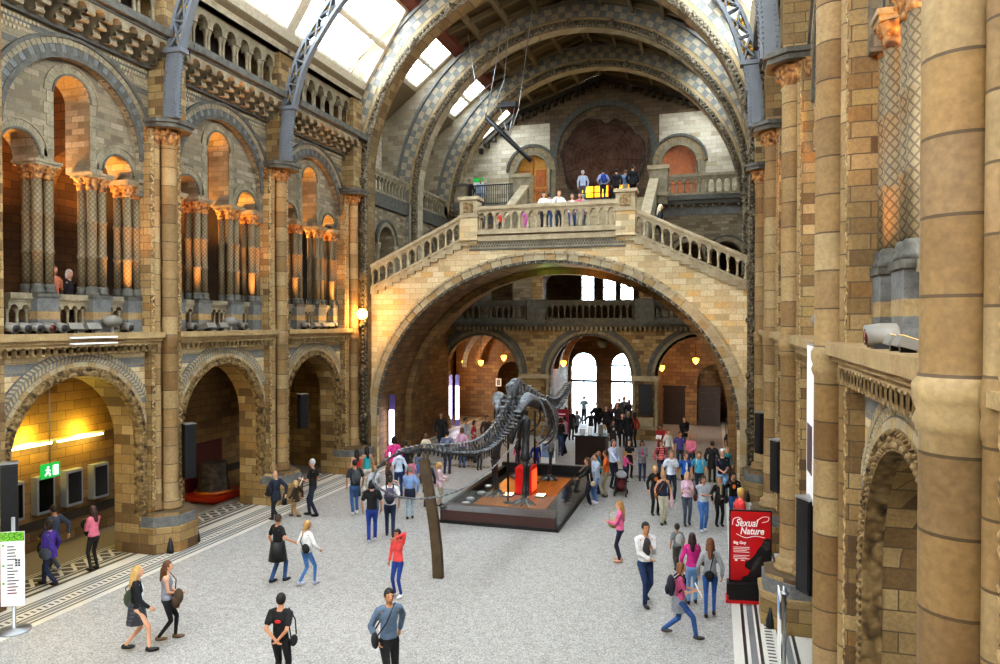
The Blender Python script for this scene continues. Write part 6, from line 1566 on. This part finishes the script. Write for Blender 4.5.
m=MB(); m.box(-7.25,-6.6,30.3,30.9,0,.95); m.build('body',[M['white']],r); m=MB(); m.box(-7.2,-6.65,30.28,30.3,.25,.85); m.build('glazed_front',[M['pblue']],r); m=MB(); m.box(-7.25,-6.6,30.3,30.9,.95,1.15); m.build('glass_top',[M['bglass']],r)
r=empty('notice_stand',(-7.0,33.2,0),'red notice board on a post behind the display cabinet','sign'); M['notice']=plain('dark_pink_notice','a01a3c',.5)
m=MB(); m.box(-7.35,-6.6,33.2,33.25,.9,2.0); m.build('board',[M['notice']],r); m=MB(); m.box(-7.0,-6.95,33.25,33.3,0,1.0); m.box(-7.25,-6.7,33.1,33.4,0,.04); m.build('post',[M['black']],r)
text('DONATE',.16,FY(33.19,-6.97),0,1.62,M['wht'],'lettering',r) if False else None
m=MB(); [m.box(-7.25,-7.25+w_,33.19,33.2,z,z+.04) for z,w_ in ((1.75,.5),(1.6,.4),(1.3,.35))]; m.build('lettering',[M['wht']],r)
M['whiteglow']=glow('white_light_column','f6f2ff',6); M['purple']=plain('purple_banner','5a4a80',.5)
for x,y,h0,lab in ((-13.2,27.95,.3,'tall white light column inside the left foot of the bridge'),(-14.95,39.6,.4,'left of two white light columns in the left archway'),(-14.5,39.6,.4,'right of two white light columns in the left archway')):
    r=empty('light_column',(x,y,0),lab,'light','white light columns'); m=MB(); m.box(x-.09,x+.09,y-.05,y+.05,h0,2.35); m.build('lit_tube',[M['whiteglow']],r); m=MB(); m.box(x-.13,x+.13,y+.05,y+.1,0,3.0); m.build('purple_backing',[M['purple']],r)
M['pendant']=glow('amber_pendant','ffa030',10)
for i,(u,y,z,lab) in enumerate(((-5.7,41.0,4.0,'pendant lamp in the middle of the left archway'),(-8.6,42.2,3.6,'pendant lamp at the far left of the left archway'),(-7.6,42.4,3.6,'pendant lamp left of centre in the left archway'),(-2.2,41.5,3.7,'pendant lamp at the left side of the middle archway'),(5.3,41.0,4.0,'pendant lamp in the middle of the right archway'),(3.4,42.0,3.5,'pendant lamp at the left side of the right archway'))):
    r=empty('pendant_lamp',(CX+u,y,z),lab,'lamp','amber pendant lamps beyond the arcade'); x=CX+u
    m=MB(); m.lathe(x,y,[(.02,z-.22),(.12,z-.12),(.17,z+.02),(.16,z+.1),(.05,z+.12)],12); m.build('glass_shade',[M['pendant']],r)
    m=MB(); m.tube([(x,y,z+.1),(x,y,5.4)],.015,5); [m.tube([(x+.15*cos(a),y+.15*sin(a),z+.08),(x,y,z+.5)],.008,4) for a in (0,2.1,4.2)]; m.build('hanging_chain',[M['bmetal']],r)
r=empty('round_plaque',(CX+.1,37.7,5.05),'round pale plaque above the middle archway','plaque')
m=MB(); m.tube([(CX+.35,39.9,4.95),(CX+.35,40.0,4.95)],.3,20); m.build('disc',[M['greyp']],r)
r.location=(CX+.35,39.95,4.95)
for c in r.children: c.matrix_parent_inverse=Matrix.Translation(-Vector(r.location))
for x,y,z0,w_,h_,mat,lab in ((CX-6.9,43.9,2.0,.36,.5,'wht','white framed notice on the wall of the left archway'),(CX+2.9,37.5,1.3,.7,1.6,'black','tall black board on the pier right of the doors'),(CX+2.85,37.45,.75,.9,.45,'palep','pale stone tablet below the black board')):
    m=MB(); m.box(x-w_/2,x+w_/2,y-.03,y+.02,z0,z0+h_,0); m.box(x-w_/2+.06,x+w_/2-.06,y-.04,y-.03,z0+.06,z0+h_-.06,1); tag(m.build('wall_notice',[M[mat],M['canw'] if mat=='wht' else M[mat]]),lab,'notice')
# pushchairs
def stroller(x,y,hd,lab,c1,c2):
    r=empty('pushchair',(x,y,0),lab,'pushchair','pushchairs',R(hd+16.7))
    m=MB()
    for s in (-1,1):
        m.tube([(s*.22,-.45,1.0),(s*.22,-.25,.6),(s*.22,.35,.15)],.016,6); m.tube([(s*.22,-.3,.15),(s*.22,.1,.5)],.016,6)
    m.tube([(-.22,-.45,1.0),(.22,-.45,1.0)],.02,6); local('frame',m,[M['bmetal']],r); r.scale=(.82,.82,.82)
    m=MB(); m.tube([(0,-.22,.75),(0,-.12,.45),(0,.2,.42),(0,.32,.3)],[.17,.2,.19,.14],8); local('seat',m,[cloth(c1)],r)
    m=MB(); m.ball((0,-.15,.85),(.24,.26,.16),12,8); local('hood',m,[cloth(c2)],r)
    m=MB(); m.box(-.18,.18,-.2,.2,.18,.32); local('basket',m,[M['black']],r)
    for sx,sy in ((-1,-.3),(1,-.3),(-1,.33),(1,.33)):
        m=MB(); m.tube([(sx*.24-.03,sy,.1),(sx*.24+.03,sy,.1)],.1,12); local('wheel',m,[M['black']],r)
x,y,_=floor_at(621,495); stroller(x,y,165,'pushchair with red seat and pale hood beside the man in blue checked shirt','5a1c20','a8a8ae')
x,y,_=floor_at(470,462); stroller(x,y,260,'dark grey pushchair with rounded hood behind the tail of the skeleton','3c4048','6a6e78')

# ------------------------------------------------------------------ the upper floor
def slicem():
    t=NT('polished_tree_slice'); p=t.xyz(t.pos()); dx=t.math('ADD',p[0],-CX); dz=t.math('SUBTRACT',p[2],15.5)
    rr=t.math('SQRT',t.math('ADD',t.math('MULTIPLY',dx,dx),t.math('MULTIPLY',dz,dz))); n=t.noise(1.6,4); q=t.math('ADD',rr,t.math('MULTIPLY',n,.5))
    ring=t.math('FRACT',t.math('MULTIPLY',q,4.0)); c=t.ramp(ring,[(.0,srgb('3a2a22')),(.5,srgb('46342b')),(.95,srgb('33241d'))])
    c=t.mix(t.ramp(n,[(.4,(0,0,0,1)),(.7,(1,1,1,1))]),c,srgb('54423a')); a=t.math('ARCTAN2',dz,dx)
    cr=t.math('LESS_THAN',t.math('FRACT',t.math('MULTIPLY',t.math('ADD',a,t.math('MULTIPLY',n,.2)),1.1)),.02); c=t.mix(cr,c,srgb('1c1210'))
    t.out(c,.85); t.b.inputs['Specular IOR Level'].default_value=.15; return t.mat
r=empty('giant_tree_slice',(CX,42.0,13.1),'giant brown slice of a tree trunk standing against the back wall','tree slice')
rnd=random.Random(5); n=64; pts=[]
for k in range(n):
    a=2*pi*k/n; rr=2.42+.08*sin(3*a+1)+.07*sin(7*a)+rnd.uniform(-.05,.05); 
    d=abs((a-pi/2+.12+pi)%(2*pi)-pi)
    if d<.09: rr-=.28
    pts.append((rr*cos(a)*1.0,15.5+rr*sin(a)))
m=MB(); m.prism([(u*.97,15.5+(v-15.5)*.97) for u,v in pts],FY(41.6),0,.3,0); m.build('wood_disc',[slicem()],r)
m=MB()
for k in range(n):
    (u0,v0),(u1,v1)=pts[k],pts[(k+1)%n]; i0,j0=u0*.96,15.5+(v0-15.5)*.96; i1,j1=u1*.96,15.5+(v1-15.5)*.96
    m.prism([(i0,j0),(i1,j1),(u1,v1),(u0,v0)],FY(41.55),0,.45,0)
m.build('bark_rim',[M['bark']],r)
m=MB(); m.box(CX-2.2,CX+2.2,41.4,42.2,12.42,13.05); m.build('plinth',[M['black']],r)
M['ylamp']=glow('yellow_uplight','ffa81a',2.6)
for i,u in enumerate((-.75,.1,1.3)):
    m=MB(); m.box(CX+u-.4,CX+u+.4,40.9,41.1,12.42,13.85,1); m.box(CX+u-.38,CX+u+.38,40.88,40.9,13.2,13.82,0); m.box(CX+u-.36,CX+u+.36,40.95,41.1,13.85,13.86,0)
    tag(m.build('uplight',[M['ylamp'],M['bmetal']]),'glowing yellow uplight at the foot of the tree slice, %s'%['left one','middle one','right one'][i],'light','yellow uplights')
r=empty('barrier_rail',(CX+.4,40.3,12.42),'thin metal barrier in front of the tree slice','railing'); m=MB(); m.tube([(CX-2.3,40.3,13.35),(CX+2.6,40.3,13.35)],.025,6); m.build('rail',[M['bmetal']],r)
for u in (-2.3,-.7,.9,2.6): m=MB(); m.tube([(CX+u,40.3,12.42),(CX+u,40.3,13.35)],.025,6); m.build('post',[M['bmetal']],r)
r=empty('exit_sign',(-10.9,42.0,14.2),'white and green exit notice on the upper back wall at left','sign'); m=MB(); m.box(-13.25,-12.65,38.9,38.95,14.05,14.25); m.build('green_strip',[M['exitg']],r); m=MB(); m.box(-13.25,-12.65,38.9,38.95,12.9,14.04); m.build('white_panel',[M['wht']],r); 
r.location=(-12.95,38.92,12.9)
for c in r.children: c.matrix_parent_inverse=Matrix.Translation(-Vector(r.location))
# lighting boom hung from the arches
r=empty('lighting_boom',(-9.6,31.2,17),'dark slanting boom with wire stays hanging under the middle arch','lighting rig')
m=MB(); m.tube([(-9.95,31.0,15.32),(-8.9,31.0,14.25),(-7.87,31.0,13.22)],[.1,.12,.1],10); m.build('boom',[M['bmetal']],r)
for P in ([(-9.95,31.0,15.32),(-10.48,31.0,17.04),(-10.85,31.1,19.15)],[(-9.95,31.0,15.32),(-9.55,31.2,17.7),(-9.3,31.5,19.75)],[(-9.8,31.0,15.2),(-9.2,31.3,17.0),(-9.0,31.6,19.85)],[(-8.9,31.0,14.25),(-9.4,31.2,15.9)],[(-8.9,31.0,14.25),(-8.5,31.2,15.6),(-7.9,31.4,20.2)],[(-8.95,31.0,14.3),(-8.7,31.3,15.7)],[(-10.3,31.0,16.4),(-9.65,31.1,16.9)]):
    q=MB(); q.tube(P,.018,6); q.build('wire_stay',[M['silver']],r)
m=MB(); m.box(-9.45,-8.6,31.1,31.4,15.75,15.95); m.build('lamp_housing',[M['bmetal']],r)
# ------------------------------------------------------------------ camera, light
cam=bpy.data.cameras.new('camera'); co=bpy.data.objects.new('camera',cam); col.objects.link(co)
cam.sensor_width=36; cam.lens=25.92; cam.clip_end=300; cam.clip_start=.05
co.location=(0,0,6.1); co.rotation_euler=(R(90-.8),0,R(16.7)); bpy.context.scene.camera=co
wd=bpy.data.worlds.new('sky'); bpy.context.scene.world=wd; wd.use_nodes=True
bg=wd.node_tree.nodes['Background']; bg.inputs[0].default_value=(.95,.98,1,1); bg.inputs[1].default_value=16.0
def light(kind,loc,energy,color=(1,1,1),size=.1,rot=None,name='lamp',spot=None):
    L=bpy.data.lights.new(name,kind); L.energy=energy; L.color=color
    if kind in('POINT','SPOT'): L.shadow_soft_size=size
    if kind=='AREA': L.size=size
    if spot: L.spot_size=R(spot); L.spot_blend=.6
    o=bpy.data.objects.new(name,L); col.objects.link(o); o.location=loc
    if rot: o.rotation_euler=rot
    return o
AMB=(1,.45,.1)
for side,bs in ((-1,(1,2,3)),(1,(0,1,2,3))):
    for b in bs:
        PY=PYS[side]; yc=(PY[b]+PY[b+1])/2
        light('SPOT',(CX+side*9.9,yc,8.4),1000,AMB,.15,(R(180),0,0),'gallery_lamp',165)
        for u in (-1.36,1.36):
            light('SPOT',(CX+side*7.82,yc+u,6.0),(700 if side<0 else 220),(1,.42,.1),.08,(R(180),R(side*7),0),'gallery_uplight',46)
for y in (14.4,16.1): light('POINT',(CX-10.72,y,3.0),75,(1,.7,.08),.1,name='tube_glow')
for x,y,z,e in ((CX-5.7,41,3.7,90),(CX-8.4,42,3.3,60),(CX-2.2,41.5,3.4,50),(CX+5.3,41,3.7,70),(CX+3.4,42,3.3,40)): light('POINT',(x,y,z),e*1.1,(1,.56,.2),.18,name='pendant_glow')
light('POINT',(-13.75,26.2,6.4),150,(1,.55,.15),.18,name='wall_lamp_glow')
light('SPOT',(CX+3.5,24.0,6.2),260,(1,.72,.42),.2,(R(75),0,R(-30)),'bridge_wash',70)
for u in (-.75,.1,1.3): light('POINT',(CX+u,40.75,13.6),40,(1,.6,.12),.15,name='tree_uplight')
light('POINT',(CX,33.5,6.4),220,(1,.82,.6),.3,name='under_bridge_fill'); light('POINT',(CX-.3,29.2,7.9),14,(.55,1,.25),.1,name='green_glow'); light('POINT',(CX+1.6,29.2,7.7),12,(1,.5,.1),.1,name='amber_glow')  # warm point light under the bridge is added fill for the arcade wall
sc=bpy.context.scene
sc.view_settings.view_transform='Standard'; sc.view_settings.look='Medium High Contrast'; sc.view_settings.exposure=.32
sc.cycles.max_bounces=8; sc.cycles.diffuse_bounces=4; sc.cycles.transparent_max_bounces=12; sc.cycles.caustics_reflective=False; sc.cycles.caustics_refractive=False
sc.cycles.sample_clamp_indirect=6
